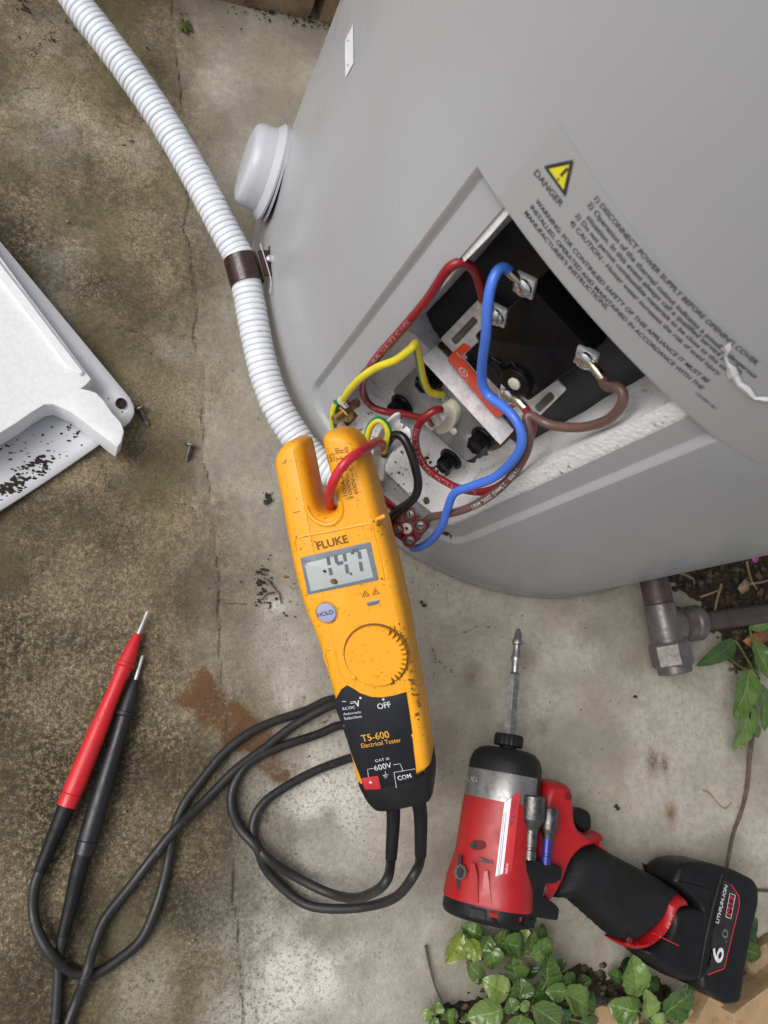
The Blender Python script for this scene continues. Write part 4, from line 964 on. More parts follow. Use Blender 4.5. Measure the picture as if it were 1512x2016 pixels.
red_ = lead(ri1, [(760, 1735, .078), (728, 1760, .055), (690, 1768, .034), (640, 1755, .016), (579, 1724, .008), (523, 1687, .010), (500, 1650, zc), (500, 1613, zc), (519, 1581, zc), (556, 1553, zc), (616, 1520, zc), (676, 1497, zc), (740, 1474, zc), (768, 1440, zc), (740, 1402, zc), (690, 1384, .008), (648, 1391, .009), (579, 1428, .005), (519, 1474, zc), (463, 1516, zc), (400, 1580, zc), (347, 1631, .009), (301, 1687, .006), (255, 1747, zc), (208, 1807, zc), (185, 1863, .006), (171, 1914, .010), (153, 1965, .004), (134, 2016, zc), (118, 2080, zc), (95, 2110, zc), (88, 2080, zc), (105, 2040, zc), (113, 1960, zc), (116, 1892, .0045), (124, 1842, .006)], .0031,
     'test lead with black probe, its black cable running off the lower edge')
def probe(root, tip, guard, end, rel, mat, z=.0075):
    A, G, E_, R_ = P(*tip, .0045), P(*guard, .0068), P(*end, z), P(*rel, .006)
    ax = nrm(E_ - A); L = np.linalg.norm(G - A); t0 = .0165; Lb = np.linalg.norm(E_ - A)
    obj('tip', *lathe(A, ax, [(0, .0006), (.0012, .0011), (t0, .0012), (t0, .0017), (t0 + .003, .0018)], 14), m_steel, root)
    g = obj('grip', *lathe(A, ax, [(t0, .0024), (t0 + .002, .0032), (L * .75, .0046), (L - .0025, .0054), (L - .002, .0062), (L, .0064), (L + .001, .0050), (L + .02, .0048), (L + (Lb - L) * .45, .0058), (L + (Lb - L) * .8, .0064), (Lb - .008, .0062), (Lb - .0078, .0058), (Lb - .0072, .0062), (Lb, .0060)], 26), mat, root, smooth=28)
    obj('sleeve', *tube(resample(catmull([E_ - ax * .004, E_ + ax * .012, (E_ + R_) / 2 * 1.0, R_], 6), .004)[0], np.linspace(.0056, .0036, len(resample(catmull([E_ - ax * .004, E_ + ax * .012, (E_ + R_) / 2 * 1.0, R_], 6), .004)[0])), 20), m_rubber, root)
probe(blk, (291, 1203), (246, 1311), (131, 1588), (78, 1716), m_probe)
probe(red_, (281, 1290), (239, 1406), (165, 1682), (124, 1842), plain('black probe plastic', (.014, .014, .018), .4, var=.2, bump=.2))
# ================================================================== THE RED IMPACT DRIVER
def make_driver():
    O = P(962, 1806, .034); Nn = P(1001, 1462, .034); ax = nrm(Nn - O); L = np.linalg.norm(Nn - O)
    X, Y, A = basis(ax)
    t = thing('impact_driver', (O[0], O[1], 0), 'red and black cordless impact driver lying on its side on the concrete', 'impact driver')
    def prof(*pr): return [(a * L, r) for a, r in pr]
    sq = lambda an: 1 + .035 * math.cos(4 * an)
    def hit(u, v, r):
        d = ray(u, v); w = CAMP - O; dp, wp = d - (d @ A) * A, w - (w @ A) * A
        a, b, c = dp @ dp, 2 * dp @ wp, wp @ wp - r * r; q = max(b * b - 4 * a * c, 0); k = (-b - q ** .5) / (2 * a); return CAMP + k * d
    def front(an):                       # housing front edge rises to a point beside the sticker
        d = math.degrees(an); return (.655 + .075 * max(0, 1 - abs(d - 128) / 26)) * L
    obj('rear_cap', *lathe(O, ax, prof((-.010, .022), (-.005, .0285), (.006, .0312), (.03, .0325), (.088, .0322)), 56, shape=sq), m_black, t, smooth=40)
    hs_ = lathe(O, ax, [(.086 * L, .0326), (.10 * L, .0330), (.20 * L, .0322), (.30 * L, .0292), (.36 * L, .0284), (.50 * L, .0280), (.60 * L, .0276), (front, .0272), (front, .0262)], 96, shape=sq)
    hous = obj('housing', *hs_, m_red, t, smooth=35)
    obj('grey_collar', *lathe(O, ax, prof((.60, .0262), (.66, .0268), (.815, .0262), (.83, .0255)), 72, shape=sq), m_grey, t, smooth=40)
    obj('collar_side', *lathe(O, ax, prof((.70, .0255), (.701, .0274), (.82, .0266), (.825, .025)), 30, a0=math.radians(126), a1=math.radians(250), shape=sq), m_black, t, smooth=40)
    obj('nose', *lathe(O, ax, prof((.815, .0250), (.818, .0266), (.87, .0262), (.92, .0240), (.95, .0200), (.962, .0150), (.963, .0)), 64, shape=sq), m_rubber, t, smooth=40)
    obj('collet', *lathe(O, ax, prof((.955, .0060), (.975, .0062), (.976, .0095), (.985, .0104), (1.035, .0104), (1.05, .0095), (1.052, .0050)), 96, shape=lambda an: 1 + .018 * math.cos(24 * an)), m_black, t, smooth=30)
    # driver bit
    b = O + ax * 1.05 * L; e = P(1021, 1238, .034); Lb = np.linalg.norm(e - b); bd = nrm(e - b)
    bit = obj('bit', *lathe(b, bd, [(-.006, .0045), (Lb * .56, .0045), (Lb * .575, .0034)], 6), m_dull, t, smooth=20)
    obj('bit_shank', *lathe(b, bd, [(Lb * .56, .0027), (Lb * .67, .0027), (Lb * .69, .0036), (Lb * .73, .0037), (Lb * .75, .0028), (Lb * .84, .0028), (Lb * .85, .0038), (Lb * .885, .0039), (Lb * .90, .0032), (Lb * .985, .0019), (Lb, .0009)], 18), m_dull, bit, smooth=40)
    # engraved-looking mark on the collar
    def on_body(body, p0, p1, r, par, mat, ysc=1.0, bold=0.0):
        V, F = text2d(body, bold); a, c = np.array(p0, float), np.array(p1, float); g = np.array([(c - a)[1], -(c - a)[0]]); w = np.linalg.norm(c - a)
        x0, x1 = V[:, 0].min(), V[:, 0].max(); s = 1 / (x1 - x0)
        return obj('lettering', [hit(*(a + (c - a) * (x - x0) * s + g * y * s * ysc), r) for x, y in V], F, mat, par, smooth=0)
    on_body('FUEL', (913, 1535), (942, 1540), .0282, t, plain('pale print', (.36, .35, .35), .5), .9, .01)
    def patch(px4, r, n=10):
        V, F = [], []; a, b_, c, d = [np.array(p, float) for p in px4]
        for i in range(n + 1):
            for j in range(n + 1):
                f, g = i / n, j / n; V.append(hit(*((a * (1 - f) + b_ * f) * (1 - g) + (d * (1 - f) + c * f) * g), r))
        for i in range(n):
            for j in range(n): k = i * (n + 1) + j; F.append([k, k + n + 1, k + n + 2, k + 1])
        return V, F
    st = obj('sticker', *patch([(993, 1580), (1007, 1570), (987, 1746), (973, 1743)], .0302), m_tape, t)
    st2 = obj('red_sticker', *patch([(1007, 1570), (1025, 1558), (1004, 1748), (987, 1746)], .0302), m_redtag, t)
    for dv in (0, 1): obj('printed_line', *patch([(996 - dv * 4, 1600), (997.2 - dv * 4, 1600), (983 - dv * 3, 1730), (981.8 - dv * 3, 1730)], .0304, 4), m_grey, st, smooth=0)
    on_body('M12 FUEL', (1011, 1627), (1017, 1575), .0304, st2, m_socket, .85)
    on_body('Milwaukee', (996, 1738), (1001, 1700), .0304, st2, m_print_w, .95)
    # screw, slot and bolt-shaped badge on the housing
    def pad(px, r0, r1, name, mat, par=hous):
        V = [hit(u, v, r0) for u, v in px] + [hit(u, v, r1) for u, v in px]; n = len(px)
        F = [[i, (i + 1) % n, n + (i + 1) % n, n + i] for i in range(n)] + [list(range(n, 2 * n))]; return obj(name, V, F, mat, par, smooth=30)
    circ = lambda u, v, a, b_, n=18: [(u + a * math.cos(2 * math.pi * k / n), v + b_ * math.sin(2 * math.pi * k / n)) for k in range(n)]
    m_rdk = plain('dark red recess', (.12, .006, .008), .5)
    pad(circ(940, 1664, 16, 10), .0270, .0288, 'screw_recess', m_rdk); pad(circ(932, 1663, 7, 7), .0280, .0293, 'screw', m_socket); pad(circ(932, 1663, 3, 3, 8), .0285, .0296, 'screw_socket', m_print_k)
    pad([(943, 1688), (968, 1694), (972, 1702), (940, 1696)], .0270, .0296, 'vent_slot', m_rdk); pad([(950, 1690), (960, 1693), (962, 1699), (952, 1697)], .028, .0298, 'vent_gap', m_print_k)
    pad([(902, 1684), (909, 1683), (905, 1752), (897, 1753)], .0290, .0331, 'badge_slot', m_print_k)
    pad(circ(906, 1717, 13, 16, 8), .0290, .0333, 'badge', m_dull); pad(circ(905, 1718, 6, 10, 12), .0290, .0336, 'badge_core', m_print_k)
    pad([(928, 1700), (934, 1700), (940, 1722), (941, 1778), (920, 1772), (924, 1722)], .0300, .0334, 'rib', m_red); pad([(953, 1715), (960, 1714), (968, 1783), (947, 1780)], .0300, .0334, 'rib', m_red)
    # rear openings in the cap
    for q in ([(926, 1788), (956, 1794), (954, 1810), (924, 1805)], [(1032, 1808), (1054, 1812), (1052, 1828), (1030, 1826)]): pad(q, .0290, .0340, 'cap_lug', m_rubber, t)
    pad([(964, 1796), (1028, 1806), (1026, 1814), (966, 1806)], .0300, .0338, 'red_vent', m_red, t); pad([(966, 1807), (1024, 1815), (1022, 1826), (972, 1818)], .0300, .0336, 'vent_bar', m_black, t)
    # body below the motor: red trigger housing
    g = ground_plane(.033)
    obj('trigger_housing', *puff(smooth_poly(g.px([(1052, 1540), (1078, 1534), (1099, 1540), (1107, 1556), (1110, 1592), (1113, 1614), (1124, 1628), (1144, 1636), (1165, 1634), (1169, 1646), (1160, 1658), (1126, 1668), (1104, 1690), (1090, 1724), (1070, 1760), (1040, 1780), (1030, 1700), (1036, 1600)]), 3), g, .019, .007), m_red, t, smooth=60)
    obj('trigger', *puff(smooth_poly(g.px([(1100, 1560), (1112, 1574), (1120, 1588), (1138, 1589), (1152, 1596), (1156, 1612), (1154, 1632), (1136, 1637), (1116, 1622), (1104, 1600)]), 3), g, .0085, .004), m_black, t, smooth=60)
    obj('guard_screw_hole', *lathe(g.w(*g.loc(1089, 1562), .0185), (0, 0, 1), [(0, .0028), (.0012, .0028)], 16), m_rdk, t)
    obj('direction_switch', *box(Plane(P(1103, 1664, .046), P(1109, 1645, .046) - P(1099, 1682, .046), (0, 0, 1)), -.008, .008, -.0035, .0035, 0, .0055, .001), m_black, t)
    grip = obj('grip', *puff(smooth_poly(g.px([(1098, 1690), (1118, 1664), (1146, 1655), (1172, 1660), (1186, 1672), (1232, 1697), (1290, 1727), (1322, 1748), (1304, 1772), (1286, 1810), (1250, 1842), (1216, 1852), (1178, 1824), (1140, 1790), (1112, 1768), (1082, 1764), (1080, 1740)]), 3), g, .0190, .0150), m_gripb, t, smooth=60)
    obj('red_band', *puff(smooth_poly(g.px([(1282, 1762), (1318, 1750), (1336, 1778), (1312, 1786), (1292, 1828), (1262, 1856), (1232, 1864), (1200, 1848), (1212, 1842), (1244, 1838), (1268, 1816), (1280, 1786)]), 3), g, .0192, .0085), m_red, t, smooth=60)
    obj('band_hole', *lathe(P(1238, 1850, .0515), (0.1, -.5, 1), [(0, .0026), (.0014, .0022)], 16), m_rdk, t)
    obj('red_accent', *puff(smooth_poly(g.px([(1166, 1652), (1178, 1670), (1186, 1684), (1180, 1690), (1170, 1676), (1160, 1660)]), 3), g, .012, .003), m_red, t, smooth=60)
    # battery
    g2 = ground_plane(.030); g3 = ground_plane(.0585)
    neck = obj('battery_neck', *puff(smooth_poly(g2.px([(1288, 1776), (1318, 1772), (1372, 1780), (1384, 1840), (1372, 1910), (1330, 1925), (1282, 1905), (1236, 1862), (1272, 1840), (1290, 1806)]), 3), g2, .0175, .007), m_black, t, smooth=60)
    bat = obj('battery', *slab(rounded(g2.px([(1296, 1730), (1310, 1694), (1334, 1689), (1368, 1691), (1417, 1704), (1456, 1723), (1464, 1739), (1465, 1768), (1453, 1818), (1440, 1884), (1428, 1962), (1402, 1967), (1371, 1944), (1350, 1938), (1348, 1890), (1358, 1820), (1350, 1775), (1322, 1748)]), .004, 3), g2, [(.0110, -.030), (.0090, -.029), (.0045, -.022), (0, -.012), (0, .0105), (.0006, .0135), (.002, .0158), (.004, .0165)]), m_black, t, smooth=40)
    gt = ground_plane(.0469)
    lab = obj('battery_label', *slab(rounded(gt.px([(1424, 1728), (1438, 1740), (1453, 1762), (1455, 1782), (1424, 1906), (1388, 1920)]), .002, 2), gt, bev(-.0008, .0006, .0003)), plain('battery label', (.016, .014, .014), .35, var=.3, vs=200), bat)
    obj('ridge', *tube([P(1421, 1722, .0462), P(1402, 1790, .0468), P(1389, 1850, .0468), P(1375, 1925, .0462)], .0014, 10), m_rubber, bat)
    for body, p0, p1, mt, ys, bo in (('LITHIUM-ION', (1413, 1818), (1431, 1744), m_print_w, .9, .004), ('M12', (1437, 1802), (1444, 1765), m_redtag, .8, .02), ('6', (1418, 1898), (1425, 1868), m_print_w, .6, .01), ('.0', (1428, 1856), (1433, 1832), m_grey, .6, .0)):
        obj('lettering', *text_fit(gt, body, p0, p1, .0009, ys, bo), mt, lab, smooth=0)
    for p0, p1 in (((1437, 1740), (1453, 1764)), ((1454, 1782), (1424, 1906)), ((1424, 1906), (1392, 1918)), ((1453, 1764), (1454, 1782))): obj('red_line', *strip(gt, p0, p1, .0008, .0009), m_redtag, lab, smooth=0)
    for p0, p1 in (((1427, 1804), (1435, 1758)), ((1437, 1808), (1446, 1762)), ((1427, 1804), (1437, 1808)), ((1435, 1758), (1446, 1762))): obj('white_line', *strip(gt, p0, p1, .0004, .0009), m_print_w, lab, smooth=0)
    obj('red_scratch', *strip(ground_plane(.0482), (1284, 1836), (1336, 1862), .0006, .0002), m_redtag, neck, smooth=0)
    # bit holder on the side
    gh = ground_plane(.056)
    obj('bit_holder', *slab(rounded(gh.px([(1013, 1687), (1050, 1690), (1098, 1703), (1097, 1728), (1085, 1736), (1066, 1737), (1061, 1762), (1081, 1773), (1093, 1785), (1089, 1809), (1017, 1798), (1005, 1790)]), .0012, 2), gh, [(0, -.014), (0, .0045), (.0005, .0058), (.0015, .0063)]), m_rubber, t, smooth=40)
    obj('holder_back', *slab(rounded(gh.px([(1021, 1574), (1034, 1566), (1028, 1690), (1014, 1690)]), .0008, 2), gh, bev(-.010, -.001, .0005)), m_black, t)
    obj('holder_clip', *box(Plane(P(1068, 1750, .061), P(1071, 1738, .061) - P(1066, 1764, .061), (0, 0, 1)), -.006, .006, -.0025, .0025, -.004, -.001, .0004), m_steel, t)
    # the two socket bits standing in the holder
    def socket(p0, p1, r, neck, col, label):
        a, b_ = P(*p0, .060), P(*p1, .060); d = nrm(b_ - a); Ls = np.linalg.norm(b_ - a)
        s = thing('nut_driver', tuple(b_), label, 'nut driver', 'nut drivers clipped on the driver')
        obj('socket', *lathe(a, d, [(0.0015, r * .62), (0, r * .68), (0, r * .93), (.0008, r), (Ls * .37, r), (Ls * .39, r * .96), (Ls * .50, neck * 1.15), (Ls * .55, neck)], 28), m_socket, s, smooth=28)
        obj('shank', *lathe(a, d, [(Ls * .53, neck * .98), (Ls * .80, neck * .95), (Ls * .81, neck * .8), (Ls * .85, neck * .8), (Ls * .86, neck * .95), (Ls, neck * .95)], 20), col, s, smooth=28)
    socket((1050, 1566), (1042, 1692), .0086, .0048, m_socket, 'larger dark steel nut driver socket clipped on the red driver')
    socket((1083, 1591), (1074, 1702), .0060, .0036, m_blueshaft, 'smaller nut driver socket with blue shank clipped on the red driver')
make_driver()

# ================================================================== THE REMOVED ACCESS COVER
def make_cover():
    c0 = P(281, 814, .014); ea = P(0, 471, .014) - P(252, 775, .014); ea[2] = 0; ea = nrm(ea); eb = np.array([-ea[1], ea[0], 0.0]); eb = eb if eb @ (P(0, 985, 0) - P(203, 864, 0)) > 0 else -eb
    t = thing('access_cover', tuple(c0 * [1, 1, 0]), 'curved white access cover lying upside down with white foam inside it', 'access cover')
    W, Lc = .158, .30; na, nb = 44, 30; V, F = [], []
    rad = .014
    def zz(b): return .002 + .012 * (2 * b / W - 1) ** 2
    for i in range(na + 1):
        for j in range(nb + 1):
            a, b = Lc * i / na, W * j / nb
            qa, qb = a, b
            if a < rad and (b < rad or b > W - rad):               # rounded corners
                cb = rad if b < rad else W - rad; da, db = a - rad, b - cb; m = max(abs(da), abs(db)); h = math.hypot(da, db)
                if h > 1e-9: qa, qb = rad + da * m / h, cb + db * m / h
            V.append(c0 * [1, 1, 0] + ea * qa + eb * qb + UP * (zz(qb) + (.0018 if i == 0 else 0)))
    for i in range(na):
        for j in range(nb): k = i * (nb + 1) + j; F.append([k, k + nb + 1, k + nb + 2, k + 1])
    o = obj('cover_plate', V, F, m_lid, t, smooth=40); md = o.modifiers.new('sheet', 'SOLIDIFY'); md.thickness = .0014; md.offset = 0
    obj('screw_hole', *lathe(P(238, 794, .0140), (0.1, 0, 1), [(-.001, .0036), (.0013, .0036), (.0014, .0030), (.0002, .0028)], 22), m_dirt, t)
    g = ground_plane(.031); fo = [(-90, 380), (0, 503), (60, 585), (120, 664), (176, 739), (181, 746), (172, 756), (160, 764), (176, 768), (190, 772), (204, 788), (222, 812), (238, 832), (244, 850), (240, 868), (231, 881), (216, 870), (198, 856), (160, 827), (140, 812), (122, 803), (104, 796), (86, 797), (62, 812), (30, 834), (0, 853), (-90, 905)]
    pr = g.px(fo)
    V, F = slab(pr, g, [(.0, -.022), (0, -.0012), (.0004, -.0003), (.0014, 0)])
    V = [v + .0006 * np.array(mnoise.noise_vector(Vector(v) * 160)) for v in V]
    obj('foam_lining', V, F, m_foam2, t, smooth=35)
    V, F = slab(rounded(g.px([(-90, 400), (0, 517), (60, 597), (118, 672), (166, 736), (158, 742), (128, 724), (60, 632), (0, 556), (-90, 448)]), .002, 2), g, [(0, -.002), (0.0, .0014), (.0012, .0024)])
    V = [v + .0007 * np.array(mnoise.noise_vector(Vector(v) * 120)) for v in V]
    obj('foam_ridge', V, F, m_foam2, t, smooth=35)
    crumbs = []; r = random.Random(11)
    for u, v, n, sp, s in ((60, 925, 60, 16, .0016), (85, 908, 45, 10, .0017), (30, 955, 50, 13, .0018), (8, 965, 30, 10, .002), (110, 868, 14, 18, .0012), (150, 840, 16, 14, .0012), (125, 895, 14, 16, .0012), (170, 880, 12, 14, .0011), (55, 880, 12, 20, .0011), (140, 850, 12, 10, .0014), (20, 885, 16, 16, .0012), (244, 802, 8, 7, .0008), (228, 790, 5, 6, .0008)):
        for k in range(n):
            p = P(u + r.gauss(0, sp * 1.35), v + r.gauss(0, sp * .8), .008); q = r.uniform(.4, 1.3) * s
            bb = (p - c0 * [1, 1, 0]) @ eb; aa = (p - c0) @ ea
            if r.random() < .3: continue
            if not (0.002 < bb < W and .002 < aa): continue
            q *= .62; p[2] = zz(bb) + .0008 + q * .3; crumbs.append(lump(p, q, k + u, (r.uniform(.7, 1.8), r.uniform(.6, 1.2), .6), 1, .6))
    d = obj('cover_dirt', *join(*crumbs), m_dirt, None, smooth=0); tag(d, 'black crumbs and nest debris scattered on the access cover', 'debris', kind='stuff')
make_cover()
def loose_screw(head, tip, label):
    a, b = P(*head, .0035), P(*tip, .0015); d = nrm(b - a); L = np.linalg.norm(b - a)
    s = thing('screw', tuple(a * [1, 1, 0]), label, 'screw', 'loose screws on the slab')
    obj('screw_head', *lathe(a, d, [(-.0012, .0008), (-.0010, .0026), (-.0002, .0040), (.0008, .0042), (.0012, .0040), (.0014, .0018)], 20), m_dull, s)
    pr = []; k = 0; x = .001
    while x < L - .003:
        pr += [(x, .0014), (x + .0006, .0020)]; x += .0012
    pr += [(L - .002, .0013), (L, .0003)]
    obj('shaft', *lathe(a, d, pr, 14), m_dull, s, smooth=20)
loose_screw((274, 803), (292, 840), 'loose screw beside the corner of the access cover')
loose_screw((375, 875), (366, 908), 'loose screw by the concrete crack, nearer the tester')

# ================================================================== BROWN PIPE FITTING UNDER THE TANK
def make_fitting():
    z = .030; a, b = P(1282, 1120, z), P(1329, 1322, z); d = nrm(b - a); L = np.linalg.norm(b - a)
    t = thing('pipe_fitting', (*P(1310, 1240, 0)[:2], 0), 'bronze painted tee fitting with hex nut beside the foot of the tank', 'pipe fitting')
    f = lambda y: L * (y - 1120) / (1322 - 1120)
    obj('socket', *lathe(a, d, [(0, .0118), (f(1188), .0118), (f(1190), .0108)], 36), m_pipe, t, smooth=30)
    obj('tee_body', *lathe(a, d, [(f(1188), .0112), (f(1191), .0126), (f(1205), .0128), (f(1230), .0135), (f(1262), .0132), (f(1270), .0128)], 40), m_fit, t, smooth=30)
    obj('hex_nut', *lathe(a, d, [(f(1264), .0150), (f(1270), .0168), (f(1308), .0168), (f(1313), .0150), (f(1314), .0128), (f(1324), .0126), (f(1326), .0110)], 6, ref=(.2, .1, 1)), m_fit, t, smooth=20)
    obj('nut_lip', *lathe(a, d, [(f(1308), .0140), (f(1324), .0138), (f(1326), .0124)], 36), m_fit, t, smooth=30)
    c = a + d * f(1236); e = P(1520, 1206, z); bd = nrm(e - c); 
    obj('branch', *lathe(c, bd, [(0, .0135), (.010, .0150), (.0125, .0150), (.0130, .0132), (.018, .0130), (.024, .0138), (.030, .0120)], 36), m_fit, t, smooth=30)
    obj('branch_ring', *lathe(c + bd * .0128, bd, [(0, .0128), (0, .0158), (.0022, .0160), (.0028, .0150), (.0032, .0128)], 36), m_pipe, t, smooth=30)
    obj('compression_nut', *lathe(c + bd * .026, bd, [(0, .0125), (.002, .0152), (.0085, .0152), (.0105, .0138), (.011, .009)], 36), m_fit, t, smooth=30)
    p = obj('pipe', *tube([c + bd * .035, e, e + bd * .25], .0084, 28), m_pipe, None); tag(p, 'brown painted pipe leaving the tee fitting to the right', 'pipe')
make_fitting()

# ================================================================== PLANTS
def leaf_mat(name, a, b):
    t = NT(name); c = t.mix(t.ramp(t.noise(70, 4), [(.3, 0.0), (.7, 1.0)]), a, b)
    c = t.mix(t.ramp(t.noise(260, 3), [(.66, 0.0), (.72, 1.0)]), c, (.10, .085, .02))
    lx, lt_ = t.math('ABSOLUTE', t.attr('lx')), t.attr('lt')
    ph = t.math('FRACT', t.math('SUBTRACT', t.math('MULTIPLY', lt_, 7.0), t.math('MULTIPLY', lx, 2.2)))
    vein = t.math('MAXIMUM', t.ramp(lx, [(.03, 1.0), (.075, 0.0)]), t.math('MULTIPLY', t.ramp(t.math('ABSOLUTE', t.math('SUBTRACT', ph, .5)), [(.03, 1.0), (.10, 0.0)]), .55))
    oi = t.n.new('ShaderNodeObjectInfo'); hv = t.n.new('ShaderNodeHueSaturation'); t.l.new(c, hv.inputs['Color']); hv.inputs['Saturation'].default_value = .92
    t.l.new(t.math('ADD', t.math('MULTIPLY', oi.outputs['Random'], .75), .50), hv.inputs['Value']); t.l.new(t.math('ADD', t.math('MULTIPLY', oi.outputs['Random'], -.035), .505), hv.inputs['Hue']); c = hv.outputs[0]
    c = t.mix(t.math('MULTIPLY', vein, .45), c, tuple(min(1, x * 1.9 + .03) for x in b))
    c = t.mix(t.math('MULTIPLY', t.ramp(lx, [(.55, 0.0), (1.0, 1.0)]), .35), c, tuple(x * .7 for x in a))
    vb = t.bump(vein, -.5, .0006)
    t.set(col=c, rough=t.ramp(t.noise(120, 3), [(.35, .14), (.65, .32)]), spec=.5, nor=t.bump(t.noise(420, 3), .35, .0006, vb))
    tr = t.n.new('ShaderNodeBsdfTranslucent'); t.l.new(c, tr.inputs['Color']); mx = t.n.new('ShaderNodeMixShader'); mx.inputs[0].default_value = .20
    out = t.n['Material Output']; t.l.new(t.b.outputs[0], mx.inputs[1]); t.l.new(tr.outputs[0], mx.inputs[2]); t.l.new(mx.outputs[0], out.inputs['Surface']); return t.m
LM = [leaf_mat('leaf green', (.062, .140, .018), (.115, .215, .040)), leaf_mat('leaf pale', (.090, .175, .028), (.16, .26, .058)), leaf_mat('leaf yellow green', (.10, .17, .012), (.15, .22, .02)), leaf_mat('leaf dark', (.022, .070, .014), (.05, .12, .026)), leaf_mat('leaf young', (.14, .25, .05), (.20, .32, .09))]
m_stem = plain('green stem', (.10, .14, .035), .5, var=.2)
m_drop = NT('water drop'); m_drop.set(col=(1.0, 1.0, 1.0), rough=.02, trans=1.0, ior=1.33); m_drop = m_drop.m
def leaf(par, base, tip, wpx, zb, zt, mat, seed=0, bite=0.0, drops=0):
    A, Bt = P(*base, zb), P(*tip, zt); ln = Bt - A; L = np.linalg.norm(ln); e = ln / L; r = random.Random(seed * 13 + 5)
    up = nrm(UP + .25 * np.array([r.uniform(-1, 1), r.uniform(-1, 1), 0])); sd = nrm(np.cross(up, e)); nn = np.cross(e, sd)
    w = wpx * .5 * .56 / 1520; nL, nW = 16, 8; V, F = [], []; ok = []
    cup, droop = r.uniform(.10, .30), r.uniform(.03, .14)
    for i in range(nL + 1):
        t = i / nL; wd = w * (math.sin(math.pi * min(1, t ** .86)) ** .66 if 0 < t < 1 else 0) * (1.10 - .18 * t) + .00018
        wd *= 1 + .05 * math.sin(i * 2.4 + seed)
        for j in range(nW + 1):
            x = (j / nW - .5) * 2
            h = L * droop * (4 * t * (1 - t)) - L * droop * .5 * t * t + cup * wd * abs(x) ** 1.3 + .05 * wd * math.sin(t * 26 - abs(x) * 4.5) - (.0004 if j == nW // 2 else 0) + .12 * wd * math.sin(t * 7 + seed + x * 2)
            V.append(A + e * L * t + sd * wd * x + nn * h)
    for i in range(nL):
        for j in range(nW):
            if bite and mnoise.noise(Vector((i * .42 + seed, j * .55, seed * 1.3))) > .62 - bite: continue
            k = i * (nW + 1) + j; F.append([k, k + nW + 1, k + nW + 2, k + 1])
    o = obj('leaf', V, F, mat, par, smooth=80)
    for nm, vals in (('lt', [i / nL for i in range(nL + 1) for j in range(nW + 1)]), ('lx', [(j / nW - .5) * 2 for i in range(nL + 1) for j in range(nW + 1)])):
        at = o.data.attributes.new(nm, 'FLOAT', 'POINT'); at.data.foreach_set('value', vals)
    if drops:
        pr = []
        for k in range(drops):
            i, j = r.randrange(3, nL - 1), r.randrange(1, nW); q = r.uniform(.0005, .0014); pr.append(lump(V[i * (nW + 1) + j] + nn * q * .25, q, k, (1.3, 1, .55), 2, .25))
        d = obj('water_drops', *join(*pr), m_drop, o, smooth=80); d['kind'] = 'stuff'
    return A
def plant(name, root, label, leaves, group='small leafy weeds', hbase=.004):
    R0 = P(*root, hbase); t = thing(name, tuple(R0), label, 'plant', group)
    for k, lf in enumerate(leaves):
        base, tip, w, m, zb, zt = lf[:6]; ex = lf[6] if len(lf) > 6 else {}
        A = leaf(t, base, tip, w, zb, zt, LM[m], seed=k + int(root[0]) % 37, **ex)
        mid = (R0 + A) / 2; mid[2] = max(R0[2], A[2] - .004) * .75
        obj('stem', *tube(catmull([R0, mid, A, A + (P(*tip, zt) - A) * .12], 4), [.0011] * 4 + [.0009] * 4 + [.0007] * 5, 7), m_stem, t)
plant('weed', (985, 1880), 'yellowish green weed with nibbled leaves directly behind the driver', [
    ((912, 1838), (880, 1898), 40, 2, .016, .010, {'bite': .25}), ((948, 1862), (906, 1880), 40, 2, .020, .016), ((948, 1842), (908, 1824), 34, 0, .014, .010), ((966, 1842), (950, 1874), 30, 1, .022, .022), ((970, 1860), (1008, 1836), 34, 0, .020, .014),
    ((990, 1856), (1034, 1868), 42, 0, .022, .018), ((968, 1862), (974, 1910), 38, 0, .022, .018), ((920, 1894), (956, 1936), 28, 1, .020, .012, {'bite': .2}), ((1038, 1872), (1052, 1832), 28, 1, .020, .018), ((1046, 1882), (1090, 1852), 40, 0, .022, .018), ((1062, 1850), (1070, 1818), 22, 0, .016, .012), ((1040, 1850), (1024, 1830), 22, 1, .018, .016), ((1000, 1836), (1030, 1826), 22, 3, .010, .008)])
plant('weed', (1030, 1985), 'big bushy green weed at the bottom edge below the driver', [
    ((1012, 1934), (1010, 1880), 54, 0, .026, .022, {'bite': .22}), ((1070, 1944), (1084, 1876), 50, 0, .026, .024, {'bite': .1}), ((1096, 1890), (1108, 1912), 26, 3, .018, .016), ((1002, 1958), (950, 1928), 46, 1, .030, .026), ((1024, 1966), (1026, 1926), 48, 1, .034, .036), ((1048, 1972), (1064, 1936), 38, 0, .026, .024),
    ((1100, 1938), (1136, 1924), 34, 0, .024, .020), ((1152, 1946), (1144, 1916), 28, 3, .016, .012), ((1116, 1950), (1074, 1953), 34, 0, .030, .028), ((1108, 1952), (1164, 1990), 50, 0, .030, .022), ((1154, 1994), (1168, 1952), 32, 3, .018, .014), ((1010, 1994), (1002, 1964), 32, 4, .036, .036), ((1022, 1982), (1044, 1976), 20, 4, .038, .038), ((990, 1986), (920, 2006), 54, 1, .030, .020), ((1026, 1998), (1016, 2034), 56, 1, .034, .028), ((1048, 1980), (1110, 2022), 52, 1, .032, .022), ((1054, 1972), (1096, 1986), 30, 0, .026, .022), ((960, 2000), (930, 1980), 30, 0, .016, .012), ((1140, 2010), (1180, 2020), 34, 3, .014, .010), ((1080, 1996), (1128, 2010), 36, 3, .016, .012), ((1150, 1990), (1120, 1970), 30, 0, .018, .016), ((1040, 1900), (1050, 1926), 30, 3, .012, .012)])
